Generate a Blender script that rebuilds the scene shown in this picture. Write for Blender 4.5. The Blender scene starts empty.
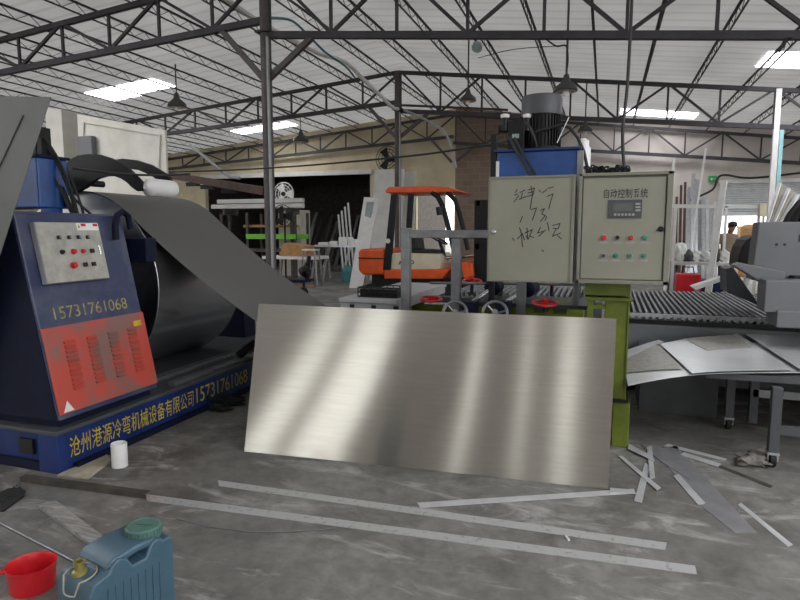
import bpy, bmesh, math, random
from mathutils import Vector, Matrix
random.seed(7)
S = bpy.context.scene
C = S.collection
PI = math.pi
# ------------------------------------------------------------------ survey helpers (photo pixel -> point of the hall)
H, F = 1.55, 600.0
PIT = math.atan(70 / F); YAW = math.atan(205 / math.hypot(F, 70))
def ray(px, py):
    x = (px - 400) / F; u = -(py - 300) / F
    fy = math.cos(PIT) + u * math.sin(PIT); z = -math.sin(PIT) + u * math.cos(PIT)
    c, s = math.cos(YAW), math.sin(YAW)
    return x * c - fy * s, x * s + fy * c, z
def G(px, py, z=0.0):
    r = ray(px, py); t = (z - H) / r[2]; return Vector((r[0] * t, r[1] * t, z))
def PY(px, py, Y):
    r = ray(px, py); t = Y / r[1]; return Vector((r[0] * t, Y, H + r[2] * t))
def PX(px, py, X):
    r = ray(px, py); t = X / r[0]; return Vector((X, r[1] * t, H + r[2] * t))
def PP(px, py, p, n):
    r = Vector(ray(px, py)); o = Vector((0, 0, H)); t = (Vector(p) - o).dot(n) / r.dot(n); return o + r * t
RX = -4.84
def zr(X):                      # underside line of the roof frame
    return 5.32 - .123 * (X - RX) if X > RX else 5.32 + .088 * (X - RX)

# ------------------------------------------------------------------ materials
MATS = {}
def lin(c):
    return tuple(((v / 255) / 12.92 if v / 255 <= .04045 else ((v / 255 + .055) / 1.055) ** 2.4) for v in c)
def mat(name, col, rough=.5, metal=0.0, var=.12, scale=6.0, bump=0.0, bscale=40.0, col2=None, spec=.5, stretch=(1, 1, 1), thr=(.35, .65), detail=6):
    m = bpy.data.materials.new(name); m.use_nodes = True; MATS[name] = m
    nt = m.node_tree; N = nt.nodes; L = nt.links; b = N['Principled BSDF']
    c = lin(col)
    b.inputs['Roughness'].default_value = rough; b.inputs['Metallic'].default_value = metal
    b.inputs['Specular IOR Level'].default_value = spec
    tc = N.new('ShaderNodeTexCoord'); mp = N.new('ShaderNodeMapping'); mp.inputs['Scale'].default_value = stretch
    L.new(tc.outputs['Object'], mp.inputs['Vector'])
    no = N.new('ShaderNodeTexNoise'); no.inputs['Scale'].default_value = scale; no.inputs['Detail'].default_value = detail; no.inputs['Roughness'].default_value = .62
    L.new(mp.outputs[0], no.inputs['Vector'])
    rp = N.new('ShaderNodeValToRGB')
    a = tuple(max(0, v * (1 - var)) for v in c); z = tuple(min(1, v * (1 + var)) for v in c)
    if col2 is not None: a, z = c, lin(col2)
    rp.color_ramp.elements[0].color = (*a, 1); rp.color_ramp.elements[0].position = thr[0]
    rp.color_ramp.elements[1].color = (*z, 1); rp.color_ramp.elements[1].position = thr[1]
    L.new(no.outputs['Fac'], rp.inputs['Fac']); L.new(rp.outputs[0], b.inputs['Base Color'])
    if bump:
        n2 = N.new('ShaderNodeTexNoise'); n2.inputs['Scale'].default_value = bscale; n2.inputs['Detail'].default_value = 4
        L.new(mp.outputs[0], n2.inputs['Vector'])
        bp = N.new('ShaderNodeBump'); bp.inputs['Strength'].default_value = bump; bp.inputs['Distance'].default_value = .02
        L.new(n2.outputs['Fac'], bp.inputs['Height']); L.new(bp.outputs[0], b.inputs['Normal'])
    return m
def emit(name, col, st):
    m = bpy.data.materials.new(name); m.use_nodes = True; nt = m.node_tree
    b = nt.nodes['Principled BSDF']; b.inputs['Base Color'].default_value = (*lin(col), 1)
    b.inputs['Emission Color'].default_value = (*lin(col), 1); b.inputs['Emission Strength'].default_value = st
    MATS[name] = m; return m

mat('blue', (22, 44, 98), .42, var=.3, scale=3, bump=.04)
mat('blue_worn', (46, 54, 88), .42, col2=(84, 88, 106), scale=3.2, thr=(.42, .72))
mat('blue_light', (34, 74, 138), .35, var=.25, scale=4)
mat('blue_dark', (10, 17, 42), .65, var=.3, spec=.25)
mat('red_worn', (186, 76, 64), .5, col2=(134, 98, 92), scale=3.0, thr=(.46, .6))
mat('yellow', (186, 164, 40), .6, var=.2, scale=20)
mat('yellow_worn', (150, 140, 90), .6, var=.35, scale=30)
mat('black', (18, 18, 20), .55, var=.3)
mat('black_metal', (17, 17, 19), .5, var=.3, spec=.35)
mat('rubber', (22, 22, 23), .75, var=.3)
mat('hose', (30, 31, 34), .6)
mat('truss', (54, 52, 56), .65, var=.3, scale=3)
mat('column', (80, 72, 72), .6, var=.25, scale=4)
mat('beige_box', (138, 137, 123), .42, var=.06, scale=3)
mat('beige_edge', (124, 123, 110), .42, var=.08)
mat('panel_steel', (192, 190, 182), .38, metal=.45, col2=(160, 156, 148), scale=8)
mat('grey_machine', (100, 102, 105), .45, var=.08, scale=3)
mat('grey_dark', (70, 72, 76), .5, var=.15)
mat('grey_light', (150, 152, 154), .45, var=.1)
mat('steel_tube', (128, 130, 132), .38, metal=.6, var=.2, scale=9)
mat('green_paint', (100, 113, 32), .45, var=.25, scale=5)
mat('brush_grey', (128, 129, 132), .5, var=.35, scale=9)
mat('green_dark', (74, 84, 32), .5, var=.3)
mat('table_grey', (178, 179, 182), .4, var=.06)
mat('green_board', (120, 190, 70), .6)
mat('chrome', (205, 206, 208), .2, metal=1, var=.08)
mat('roller_white', (232, 232, 230), .35, var=.04)
mat('orange', (222, 88, 34), .42, var=.15, scale=4)
mat('cream', (212, 204, 178), .4, var=.08)
mat('white', (222, 222, 220), .5, var=.06)
mat('white_board', (206, 206, 202), .5, var=.1, scale=2)
mat('cream_board', (196, 193, 182), .55, col2=(216, 213, 204), scale=2.2)
mat('wood', (150, 116, 78), .65, var=.3, scale=3, stretch=(1, 12, 12))
mat('wood_grey', (146, 143, 140), .8, var=.35, scale=4, stretch=(2, 14, 14), bump=.3)
mat('wood_pale', (168, 160, 142), .75, var=.25, scale=6)
mat('rust_bar', (74, 70, 64), .6, metal=.3, var=.4, scale=9)
mat('cardboard', (170, 128, 84), .8, var=.15)
mat('red_plastic', (206, 34, 44), .32, var=.1)
mat('can_teal', (64, 92, 108), .38, var=.12, scale=7, bump=.03)
mat('cap_green', (78, 112, 104), .45, var=.12)
mat('spout', (150, 140, 80), .4, metal=.5)
mat('red_button', (196, 30, 36), .35)
mat('green_button', (30, 130, 96), .35)
mat('lcd', (86, 92, 88), .25, var=.1)
mat('ink', (48, 46, 46), .7)
mat('teal', (60, 120, 130), .5)
mat('teal_pale', (150, 196, 202), .5)
mat('glass_grey', (150, 160, 162), .3)
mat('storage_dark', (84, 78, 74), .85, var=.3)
mat('alu', (196, 200, 206), .32, metal=.8, var=.15, scale=4, stretch=(8, 8, 1))
mat('alu_pale', (208, 210, 210), .4, metal=.3, var=.1)
mat('brown_steel', (84, 62, 58), .7, var=.3)
mat('skin', (150, 106, 84), .5)
mat('shirt', (150, 134, 116), .8, bump=.1)
mat('trousers', (44, 44, 50), .8)
mat('hair', (18, 16, 16), .5)
mat('rag', (22, 24, 28), .9, var=.5, scale=14, bump=.6)
mat('rag_grey', (104, 100, 96), .9, var=.3, scale=14, bump=.5)
mat('plastic_bag', (214, 214, 212), .4, bump=.6, bscale=14)
mat('galv', (104, 104, 102), .5, metal=.35, var=.03, scale=1.5)
mat('galv_dark', (104, 106, 104), .5, metal=.5, var=.08, scale=2)
m_ = mat('coil_side', (190, 192, 194), .32, metal=1.0, var=.10, scale=10)
t_ = m_.node_tree.nodes.new('ShaderNodeTangent'); t_.direction_type = 'RADIAL'; t_.axis = 'Y'
m_.node_tree.links.new(t_.outputs[0], m_.node_tree.nodes['Principled BSDF'].inputs['Tangent'])
m_.node_tree.nodes['Principled BSDF'].inputs['Anisotropic'].default_value = .8
mat('exit_green', (40, 160, 84), .4)
mat('wall_cream', (196, 184, 156), .8, var=.14, scale=1.2, bump=.1)
mat('wall_grey', (198, 190, 184), .85, var=.12, scale=1.0, bump=.15)
mat('slat', (206, 209, 212), .45, metal=.2, var=.1)
mat('terrain', (170, 168, 160), .9)
mat('hdpe_cover', (52, 54, 58), .55)

def metal_brushed(name, col, rough, aniso, rot=0.0, var=.06, metal=1.0, marks=None, rr=None):
    m = mat(name, col, rough, metal, var=var, scale=2.0, stretch=(1, 30, 30))
    nt = m.node_tree; b = nt.nodes['Principled BSDF']
    t = nt.nodes.new('ShaderNodeTangent'); t.direction_type = 'UV_MAP'; t.uv_map = 'UVMap'
    nt.links.new(t.outputs[0], b.inputs['Tangent'])
    b.inputs['Anisotropic'].default_value = aniso; b.inputs['Anisotropic Rotation'].default_value = rot
    return m
metal_brushed('sheet', (186, 184, 176), .205, 1.0, rot=.25, var=.04)
metal_brushed('sheet_flat', (226, 229, 230), .30, .3, metal=.5)
metal_brushed('coil', (196, 198, 202), .23, .0, metal=.9)
mat('strip_metal', (224, 225, 226), .30, metal=.5, var=.12, scale=5)
mat('strip_dull', (168, 168, 170), .32, metal=.55, var=.12, scale=6)
mat('strip_dirty', (206, 207, 206), .3, metal=.5, col2=(140, 140, 138), scale=26, thr=(.55, .75))
mat('sheet_spotted', (182, 181, 174), .42, metal=.6, col2=(154, 151, 143), scale=24, thr=(.45, .65))

def brick_mat(name, c1, c2, cm, sx, sz):
    m = bpy.data.materials.new(name); m.use_nodes = True; MATS[name] = m; nt = m.node_tree; N = nt.nodes; L = nt.links
    b = N['Principled BSDF']; b.inputs['Roughness'].default_value = .85
    tc = N.new('ShaderNodeTexCoord'); mp = N.new('ShaderNodeMapping'); mp.inputs['Rotation'].default_value = (PI / 2, 0, 0)
    br = N.new('ShaderNodeTexBrick'); br.inputs['Scale'].default_value = 1.0
    br.inputs['Brick Width'].default_value = sx; br.inputs['Row Height'].default_value = sz; br.inputs['Mortar Size'].default_value = .012
    br.inputs['Color1'].default_value = (*lin(c1), 1); br.inputs['Color2'].default_value = (*lin(c2), 1); br.inputs['Mortar'].default_value = (*lin(cm), 1)
    L.new(tc.outputs['Object'], mp.inputs['Vector']); L.new(mp.outputs[0], br.inputs['Vector']); L.new(br.outputs['Color'], b.inputs['Base Color'])
brick_mat('brick_brown', (134, 116, 102), (124, 106, 94), (142, 126, 112), .4, .2)

def floor_mat():
    m = bpy.data.materials.new('concrete'); m.use_nodes = True; MATS['concrete'] = m; nt = m.node_tree; N = nt.nodes; L = nt.links
    b = N['Principled BSDF']; b.inputs['Specular IOR Level'].default_value = .45
    tc = N.new('ShaderNodeTexCoord')
    def noise(sc, det=6, rough=.62, dist=0.0, stretch=None):
        n = N.new('ShaderNodeTexNoise'); n.inputs['Scale'].default_value = sc; n.inputs['Detail'].default_value = det
        n.inputs['Roughness'].default_value = rough; n.inputs['Distortion'].default_value = dist
        if stretch:
            mp = N.new('ShaderNodeMapping'); mp.inputs['Scale'].default_value = stretch; mp.inputs['Rotation'].default_value = (0, 0, -.5)
            L.new(tc.outputs['Object'], mp.inputs['Vector']); L.new(mp.outputs[0], n.inputs['Vector'])
        else: L.new(tc.outputs['Object'], n.inputs['Vector'])
        return n
    def ramp(n, p0, c0, p1, c1):
        r = N.new('ShaderNodeValToRGB'); e = r.color_ramp.elements
        e[0].position, e[0].color = p0, (*c0, 1); e[1].position, e[1].color = p1, (*c1, 1)
        L.new(n.outputs['Fac'], r.inputs['Fac']); return r
    def mix(f, a, bb, typ='MIX'):
        x = N.new('ShaderNodeMix'); x.data_type = 'RGBA'; x.blend_type = typ
        if isinstance(f, float): x.inputs[0].default_value = f
        else: L.new(f, x.inputs[0])
        L.new(a, x.inputs[6]); L.new(bb, x.inputs[7]); return x.outputs[2]
    big = ramp(noise(1.1, 7, .6, .4), .36, lin((98, 96, 92)), .66, lin((138, 136, 132)))
    fine = ramp(noise(9, 8, .7, .3), .3, (.62, .62, .62), .7, (1.15, 1.15, 1.15))
    c = mix(1.0, big.outputs[0], fine.outputs[0], 'MULTIPLY')
    sm = ramp(noise(1.7, 9, .68, .9, (1, 2.6, 1)), .54, (0, 0, 0), .70, (.75, .75, .75))     # scuffed pale smears
    pale = N.new('ShaderNodeRGB'); pale.outputs[0].default_value = (*lin((188, 186, 182)), 1)
    c = mix(sm.outputs[0], c, pale.outputs[0])
    st = ramp(noise(2.3, 5, .55, .5), .56, (0, 0, 0), .68, (.65, .65, .65))                    # oil stains
    dk = N.new('ShaderNodeRGB'); dk.outputs[0].default_value = (*lin((66, 62, 58)), 1)
    c = mix(st.outputs[0], c, dk.outputs[0])
    L.new(c, b.inputs['Base Color'])
    rr = N.new('ShaderNodeMapRange'); rr.inputs['To Min'].default_value = .38; rr.inputs['To Max'].default_value = .75
    L.new(noise(3, 6).outputs['Fac'], rr.inputs['Value']); L.new(rr.outputs[0], b.inputs['Roughness'])
    bp = N.new('ShaderNodeBump'); bp.inputs['Strength'].default_value = .18; bp.inputs['Distance'].default_value = .01
    L.new(noise(16, 6).outputs['Fac'], bp.inputs['Height']); L.new(bp.outputs[0], b.inputs['Normal'])
floor_mat()
def roof_mat():
    m = bpy.data.materials.new('roof_sheet'); m.use_nodes = True; MATS['roof_sheet'] = m; nt = m.node_tree; N = nt.nodes; L = nt.links
    b = N['Principled BSDF']; b.inputs['Roughness'].default_value = .5; b.inputs['Metallic'].default_value = 0.0
    tc = N.new('ShaderNodeTexCoord')
    w = N.new('ShaderNodeTexWave'); w.wave_type = 'BANDS'; w.bands_direction = 'Y'; w.inputs['Scale'].default_value = .9; w.inputs['Distortion'].default_value = .3
    w.inputs['Detail'].default_value = 2; w.inputs['Detail Scale'].default_value = .4
    L.new(tc.outputs['Object'], w.inputs['Vector'])
    n = N.new('ShaderNodeTexNoise'); n.inputs['Scale'].default_value = .8; n.inputs['Detail'].default_value = 6
    L.new(tc.outputs['Object'], n.inputs['Vector'])
    r = N.new('ShaderNodeValToRGB'); e = r.color_ramp.elements
    e[0].position, e[0].color = .0, (*lin((196, 196, 197)), 1); e[1].position, e[1].color = .25, (*lin((212, 212, 212)), 1)
    L.new(w.outputs['Fac'], r.inputs['Fac'])
    r2 = N.new('ShaderNodeValToRGB'); e = r2.color_ramp.elements
    e[0].position, e[0].color = .3, (.78, .78, .79, 1); e[1].position, e[1].color = .7, (1, 1, 1, 1)
    L.new(n.outputs['Fac'], r2.inputs['Fac'])
    x = N.new('ShaderNodeMix'); x.data_type = 'RGBA'; x.blend_type = 'MULTIPLY'; x.inputs[0].default_value = 1
    L.new(r.outputs[0], x.inputs[6]); L.new(r2.outputs[0], x.inputs[7]); L.new(x.outputs[2], b.inputs['Base Color'])
    bp = N.new('ShaderNodeBump'); bp.inputs['Strength'].default_value = .25; bp.inputs['Distance'].default_value = .03
    L.new(w.outputs['Fac'], bp.inputs['Height']); L.new(bp.outputs[0], b.inputs['Normal'])
    tr = N.new('ShaderNodeBsdfTranslucent'); ms = N.new('ShaderNodeMixShader'); ms.inputs[0].default_value = TRANS
    L.new(x.outputs[2], tr.inputs['Color']); out = N['Material Output']
    L.new(b.outputs[0], ms.inputs[1]); L.new(tr.outputs[0], ms.inputs[2]); L.new(ms.outputs[0], out.inputs['Surface'])
TRANS = .17
roof_mat()
emit('skylight', (250, 251, 255), 9.0)
mat('lamp_shade', (60, 62, 60), .5)
mat('lamp_inside', (190, 186, 170), .5)

# ------------------------------------------------------------------ mesh helper
class MB:
    def __init__(s): s.v = []; s.f = []
    def add(s, vs, fs):
        b = len(s.v); s.v += [Vector(v) for v in vs]; s.f += [tuple(b + i for i in f) for f in fs]; return s
    def box(s, x0, x1, y0, y1, z0, z1):
        vs = [(x, y, z) for x in (x0, x1) for y in (y0, y1) for z in (z0, z1)]
        return s.add(vs, [(0, 1, 3, 2), (4, 6, 7, 5), (0, 4, 5, 1), (2, 3, 7, 6), (0, 2, 6, 4), (1, 5, 7, 3)])
    def bar(s, p, q, w, h=None, up=(0, 0, 1)):
        p, q = Vector(p), Vector(q); h = h or w; d = (q - p).normalized(); up = Vector(up)
        a = d.cross(up)
        if a.length < 1e-3: a = d.cross(Vector((0, 1, 0)))
        a.normalize(); b = a.cross(d)
        vs = [e + a * (i * w / 2) + b * (j * h / 2) for e in (p, q) for i, j in ((-1, -1), (1, -1), (1, 1), (-1, 1))]
        return s.add(vs, [(0, 3, 2, 1), (4, 5, 6, 7)] + [(i, (i + 1) % 4, 4 + (i + 1) % 4, 4 + i) for i in range(4)])
    def tube(s, p, q, r, n=12, r2=None):
        p, q = Vector(p), Vector(q); r2 = r if r2 is None else r2; d = (q - p).normalized()
        a = d.orthogonal().normalized(); b = d.cross(a)
        ring = [(a * math.cos(2 * PI * i / n) + b * math.sin(2 * PI * i / n)) for i in range(n)]
        vs = [p + k * r for k in ring] + [q + k * r2 for k in ring]
        return s.add(vs, [tuple(range(n))[::-1], tuple(range(n, 2 * n))] + [(i, (i + 1) % n, n + (i + 1) % n, n + i) for i in range(n)])
    def path(s, pts, r, n=8, closed=False):
        pts = [Vector(p) for p in pts]; m = len(pts); vs = []; prev = None
        for i, p in enumerate(pts):
            if closed: d = pts[(i + 1) % m] - pts[i - 1]
            else: d = pts[min(i + 1, m - 1)] - pts[max(i - 1, 0)]
            d.normalize()
            a = d.orthogonal().normalized() if prev is None else (prev - d * prev.dot(d)).normalized()
            prev = a; b = d.cross(a)
            vs += [p + (a * math.cos(2 * PI * k / n) + b * math.sin(2 * PI * k / n)) * r for k in range(n)]
        fs = []
        for i in range(m if closed else m - 1):
            j = (i + 1) % m
            fs += [(i * n + k, i * n + (k + 1) % n, j * n + (k + 1) % n, j * n + k) for k in range(n)]
        if not closed: fs += [tuple(range(n))[::-1], tuple(range((m - 1) * n, m * n))]
        return s.add(vs, fs)
    def prism(s, pts, vec):
        pts = [Vector(p) for p in pts]; vec = Vector(vec); n = len(pts)
        return s.add(pts + [p + vec for p in pts], [tuple(range(n))[::-1], tuple(range(n, 2 * n))] + [(i, (i + 1) % n, n + (i + 1) % n, n + i) for i in range(n)])
    def lathe(s, prof, c, axis=(0, 0, 1), n=24):
        c = Vector(c); d = Vector(axis).normalized(); a = d.orthogonal().normalized(); b = d.cross(a); vs = []; m = len(prof)
        for r, z in prof: vs += [c + d * z + (a * math.cos(2 * PI * k / n) + b * math.sin(2 * PI * k / n)) * max(r, 1e-4) for k in range(n)]
        fs = [(i * n + k, i * n + (k + 1) % n, (i + 1) * n + (k + 1) % n, (i + 1) * n + k) for i in range(m - 1) for k in range(n)]
        return s.add(vs, fs + [tuple(range(n))[::-1], tuple(range((m - 1) * n, m * n))])
    def torus(s, c, axis, R, r, n=32, k=8, a0=0, a1=2 * PI):
        c = Vector(c); d = Vector(axis).normalized(); a = d.orthogonal().normalized(); b = d.cross(a)
        full = abs(a1 - a0 - 2 * PI) < 1e-4; m = n if full else n + 1
        return s.path([c + (a * math.cos(a0 + (a1 - a0) * i / n) + b * math.sin(a0 + (a1 - a0) * i / n)) * R for i in range(m)], r, k, full)
    def grid(s, fn, nu, nv, th=None):
        vs = [Vector(fn(i / nu, j / nv)) for i in range(nu + 1) for j in range(nv + 1)]
        w = nv + 1; fs = [(i * w + j, (i + 1) * w + j, (i + 1) * w + j + 1, i * w + j + 1) for i in range(nu) for j in range(nv)]
        if th is None: return s.add(vs, fs)
        n = len(vs); th = Vector(th); vs2 = [v + th for v in vs]; fs2 = [tuple(i + n for i in f[::-1]) for f in fs]
        rim = [i * w for i in range(nu + 1)] + [nu * w + j for j in range(1, nv + 1)] + [i * w + nv for i in range(nu - 1, -1, -1)] + [j for j in range(nv - 1, 0, -1)]
        side = [(rim[i], rim[(i + 1) % len(rim)], rim[(i + 1) % len(rim)] + n, rim[i] + n) for i in range(len(rim))]
        return s.add(vs + vs2, fs + fs2 + side)
    def quad(s, p, th=.002):        # flat sheet: four floor points and a thickness
        return s.prism(p, (0, 0, th))
    def blob(s, c, r, seed=0, amp=.2, n=2):
        bm = bmesh.new(); bmesh.ops.create_icosphere(bm, subdivisions=n, radius=1); rnd = random.Random(seed)
        ph = [rnd.uniform(0, 6) for _ in range(6)]
        vs = []
        for v in bm.verts:
            k = 1 + amp * (math.sin(3 * v.co.x + ph[0]) * math.sin(4 * v.co.y + ph[1]) + .6 * math.sin(7 * v.co.z + ph[2]) * math.sin(6 * v.co.x + ph[3]) + rnd.uniform(-.25, .25))
            vs.append(Vector(c) + Vector((v.co.x * r[0], v.co.y * r[1], v.co.z * r[2])) * k)
        fs = [tuple(v.index for v in f.verts) for f in bm.faces]; bm.free(); return s.add(vs, fs)
    def build(s, name, m, parent=None, bevel=0, smooth=False, origin=None, uv=None, seg=2):
        if parent is not None: o0 = OFF[parent]
        elif origin is not None: o0 = Vector(origin)
        else:
            lo = [min(v[i] for v in s.v) for i in range(3)]; hi = [max(v[i] for v in s.v) for i in range(3)]
            o0 = Vector(((lo[0] + hi[0]) / 2, (lo[1] + hi[1]) / 2, lo[2]))
        me = bpy.data.meshes.new(name); me.from_pydata([v - o0 for v in s.v], [], s.f); me.update()
        bm = bmesh.new(); bm.from_mesh(me); bmesh.ops.recalc_face_normals(bm, faces=bm.faces)
        if uv:
            ly = bm.loops.layers.uv.new('UVMap'); a, b = Vector(uv[0]), Vector(uv[1])
            for f in bm.faces:
                for l in f.loops: l[ly].uv = (l.vert.co.dot(a), l.vert.co.dot(b))
        bm.to_mesh(me); bm.free()
        o = bpy.data.objects.new(name, me); C.objects.link(o); me.materials.append(MATS[m])
        if parent is None: o.location = o0
        else: o.parent = parent
        OFF[o] = o0
        if smooth:
            me.shade_smooth()
            try: me.set_sharp_from_angle(angle=math.radians(38))
            except Exception: pass
        if bevel:
            md = o.modifiers.new('bevel', 'BEVEL'); md.width = bevel; md.segments = seg; md.limit_method = 'ANGLE'; md.angle_limit = math.radians(40)
        return o
OFF = {}
def thing(name, label, cat, loc=(0, 0, 0), group=None, rz=None):
    o = bpy.data.objects.new(name, None); C.objects.link(o); o.location = loc; o.empty_display_size = .1
    o['label'] = label; o['category'] = cat; o['kind'] = 'thing'
    if group: o['group'] = group
    if rz is not None: o.rotation_euler = (0, 0, rz); OFF[o] = Vector((0, 0, 0))
    else: OFF[o] = Vector(loc)
    return o
def tag(o, label, cat, group=None, kind='thing'):
    o['label'] = label; o['category'] = cat; o['kind'] = kind
    if group: o['group'] = group
    return o
def struct(o, label=None, cat=None):
    o['kind'] = 'structure'
    if label: o['label'] = label
    if cat: o['category'] = cat
    return o
def dup(root, loc, label, group=None, rot=None):
    r = root.copy(); C.objects.link(r); r.location = loc; r['label'] = label
    if rot is not None: r.rotation_euler = rot
    if group: r['group'] = group
    def rec(src, dst):
        for ch in list(src.children):
            if ch.name in NEW: continue
            c = ch.copy(); C.objects.link(c); c.parent = dst; NEW.add(c.name); rec(ch, c)
    rec(root, r); return r
NEW = set()
def text(s, size, o, xd, yd, m, parent, name='lettering', th=.0012, bold=0.0, sx=1.0):
    cu = bpy.data.curves.new(name, 'FONT'); cu.body = s; cu.size = size; cu.offset = bold; cu.align_x = 'LEFT'
    ob = bpy.data.objects.new(name, cu); C.objects.link(ob); bpy.context.view_layer.update()
    dg = bpy.context.evaluated_depsgraph_get(); me0 = bpy.data.meshes.new_from_object(ob.evaluated_get(dg))
    o, xd, yd = Vector(o), Vector(xd).normalized(), Vector(yd).normalized(); nd = xd.cross(yd)
    mb = MB(); vs = [o + xd * (v.co.x * sx) + yd * v.co.y + nd * th for v in me0.vertices]
    mb.add(vs, [tuple(p.vertices) for p in me0.polygons])
    bpy.data.objects.remove(ob); bpy.data.curves.remove(cu); bpy.data.meshes.remove(me0)
    return mb.build(name, m, parent)
def stroke(mb, pts, w, n):
    n = Vector(n)
    for a, b in zip(pts, pts[1:]):
        a, b = Vector(a), Vector(b); d = (b - a).normalized(); t = d.cross(n).normalized() * w / 2
        mb.prism([a - t - d * w * .3, b - t + d * w * .3, b + t + d * w * .3, a + t - d * w * .3], n * .0012)

# ------------------------------------------------------------------ the setting
struct(MB().box(-60, 60, -30, 70, -.2, 0).build('floor', 'concrete', origin=(0, 0, 0)), 'grey stained concrete floor', 'floor')
def roof():
    mb = MB()
    for x0, x1 in ((-21, RX), (RX, 9.5)):
        mb.add([(x0, -10, zr(x0) + .24), (x1, -10, zr(x1) + .24), (x1, 20.3, zr(x1) + .24), (x0, 20.3, zr(x0) + .24)], [(0, 1, 2, 3)])
    return mb
struct(roof().build('ceiling', 'roof_sheet', origin=(0, 0, 0)), 'pale corrugated roof sheeting above the steel frame', 'ceiling')
def wall_y(name, x0, x1, m, holes=(), Y=20.0, th=.2, lab=None):
    mb = MB(); xs = sorted({x0, x1, *[h[0] for h in holes], *[h[1] for h in holes]} | ({RX} if x0 < RX < x1 else set()))
    for a, b in zip(xs, xs[1:]):
        z0 = 0; top = None
        for h in holes:
            if h[0] <= a and b <= h[1]: z0 = h[2]
        mb.prism([(a, Y, z0), (b, Y, z0), (b, Y, zr(b) + .23), (a, Y, zr(a) + .23)], (0, th, 0))
    return struct(mb.build(name, m, origin=(0, 0, 0)), lab, 'wall')
wall_y('wall_back_left', -21, -4.83, 'wall_cream', [(-14.8, -7.9, 3.6), (-6.2, -4.85, 2.72)], lab='cream rear wall over the dark storage opening')
wall_y('wall_back_middle', -4.83, -3.0, 'brick_brown', lab='brown block rear wall behind the forklift mast')
wall_y('wall_back_right', -3.0, 9.5, 'wall_grey', [(3.2, 5.6, 2.9)], lab='grey rendered rear wall round the roller shutter')
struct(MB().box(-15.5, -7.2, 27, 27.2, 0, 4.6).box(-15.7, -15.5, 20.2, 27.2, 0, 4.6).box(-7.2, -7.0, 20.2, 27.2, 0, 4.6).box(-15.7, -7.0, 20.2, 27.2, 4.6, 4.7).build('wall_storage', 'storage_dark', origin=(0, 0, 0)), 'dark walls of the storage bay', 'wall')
struct(MB().box(-14.9, -7.8, 19.86, 20, 3.5, 3.66).build('trim_1', 'white_board', origin=(0, 0, 0)), 'pale lintel over the storage opening', 'trim')
struct(MB().box(9.3, 9.5, -10, 20, 0, 1.4).build('wall_right', 'wall_grey', origin=(0, 0, 0)), 'low side wall', 'wall')
struct(MB().box(-21, -20.8, -10, 20, 0, 2.6).build('wall_left', 'wall_cream', origin=(0, 0, 0)), 'low side wall under the open eave', 'wall')
# unseen front wall behind the camera, gaps shaped to streak the leaning sheet
fr = MB()
for a, b in ((-21, -18.5), (-13, -8.3), (-7.4, -6.9), (-5.4, -2.35), (-2.05, -.72), (-.52, .33), (.75, 3.0), (8.2, 9.5)):
    fr.prism([(a, -10.2, 0), (b, -10.2, 0), (b, -10.2, zr(b) + .2), (a, -10.2, zr(a) + .2)], (0, .2, 0))
struct(fr.build('wall_front', 'wall_grey', origin=(0, 0, 0)), 'unseen front wall with gaps shaped to streak the leaning sheet', 'wall')
# skylights in view, then unseen ones added to brighten the foreground
for i, (x0, x1, y0, y1) in enumerate([(-12.25, -11.3, 11.95, 12.9), (-11.25, -10.2, 11.95, 12.75), (-12.2, -10.05, 18.0, 18.75), (2.6, 4.9, 12.4, 13.4), (.3, 2.27, 18.35, 19.2), (-9.8, -8.2, 1.5, 5.5), (3.4, 4.8, -1, 5), (-14, -12.4, -6, 1), (5.8, 7.0, -6, 2)]):
    mb = MB().prism([(x0, y0, zr(x0) + .225), (x1, y0, zr(x1) + .225), (x1, y0, zr(x1) + .235), (x0, y0, zr(x0) + .235)], (0, y1 - y0, 0))
    struct(mb.build('window_%d' % (i + 1), 'skylight', origin=(0, 0, 0)), 'bright roof light', 'window')
# shutter and door openings
sh = MB()
for k in range(14): sh.lathe([(.035, 0), (.035, 2.36)], (3.22, 19.95, 2.04 + k * .063), (1, 0, 0), 8)
sh.box(3.2, 5.6, 19.9, 19.98, 1.96, 2.04)
struct(sh.build('door_1', 'slat', origin=(0, 0, 0)), 'grey roller shutter drawn half down over the bright doorway', 'door')
struct(MB().box(3.1, 5.7, 19.86, 19.99, 2.9, 3.0).build('trim_2', 'white', origin=(0, 0, 0)), 'white rail over the shutter', 'trim')

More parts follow.
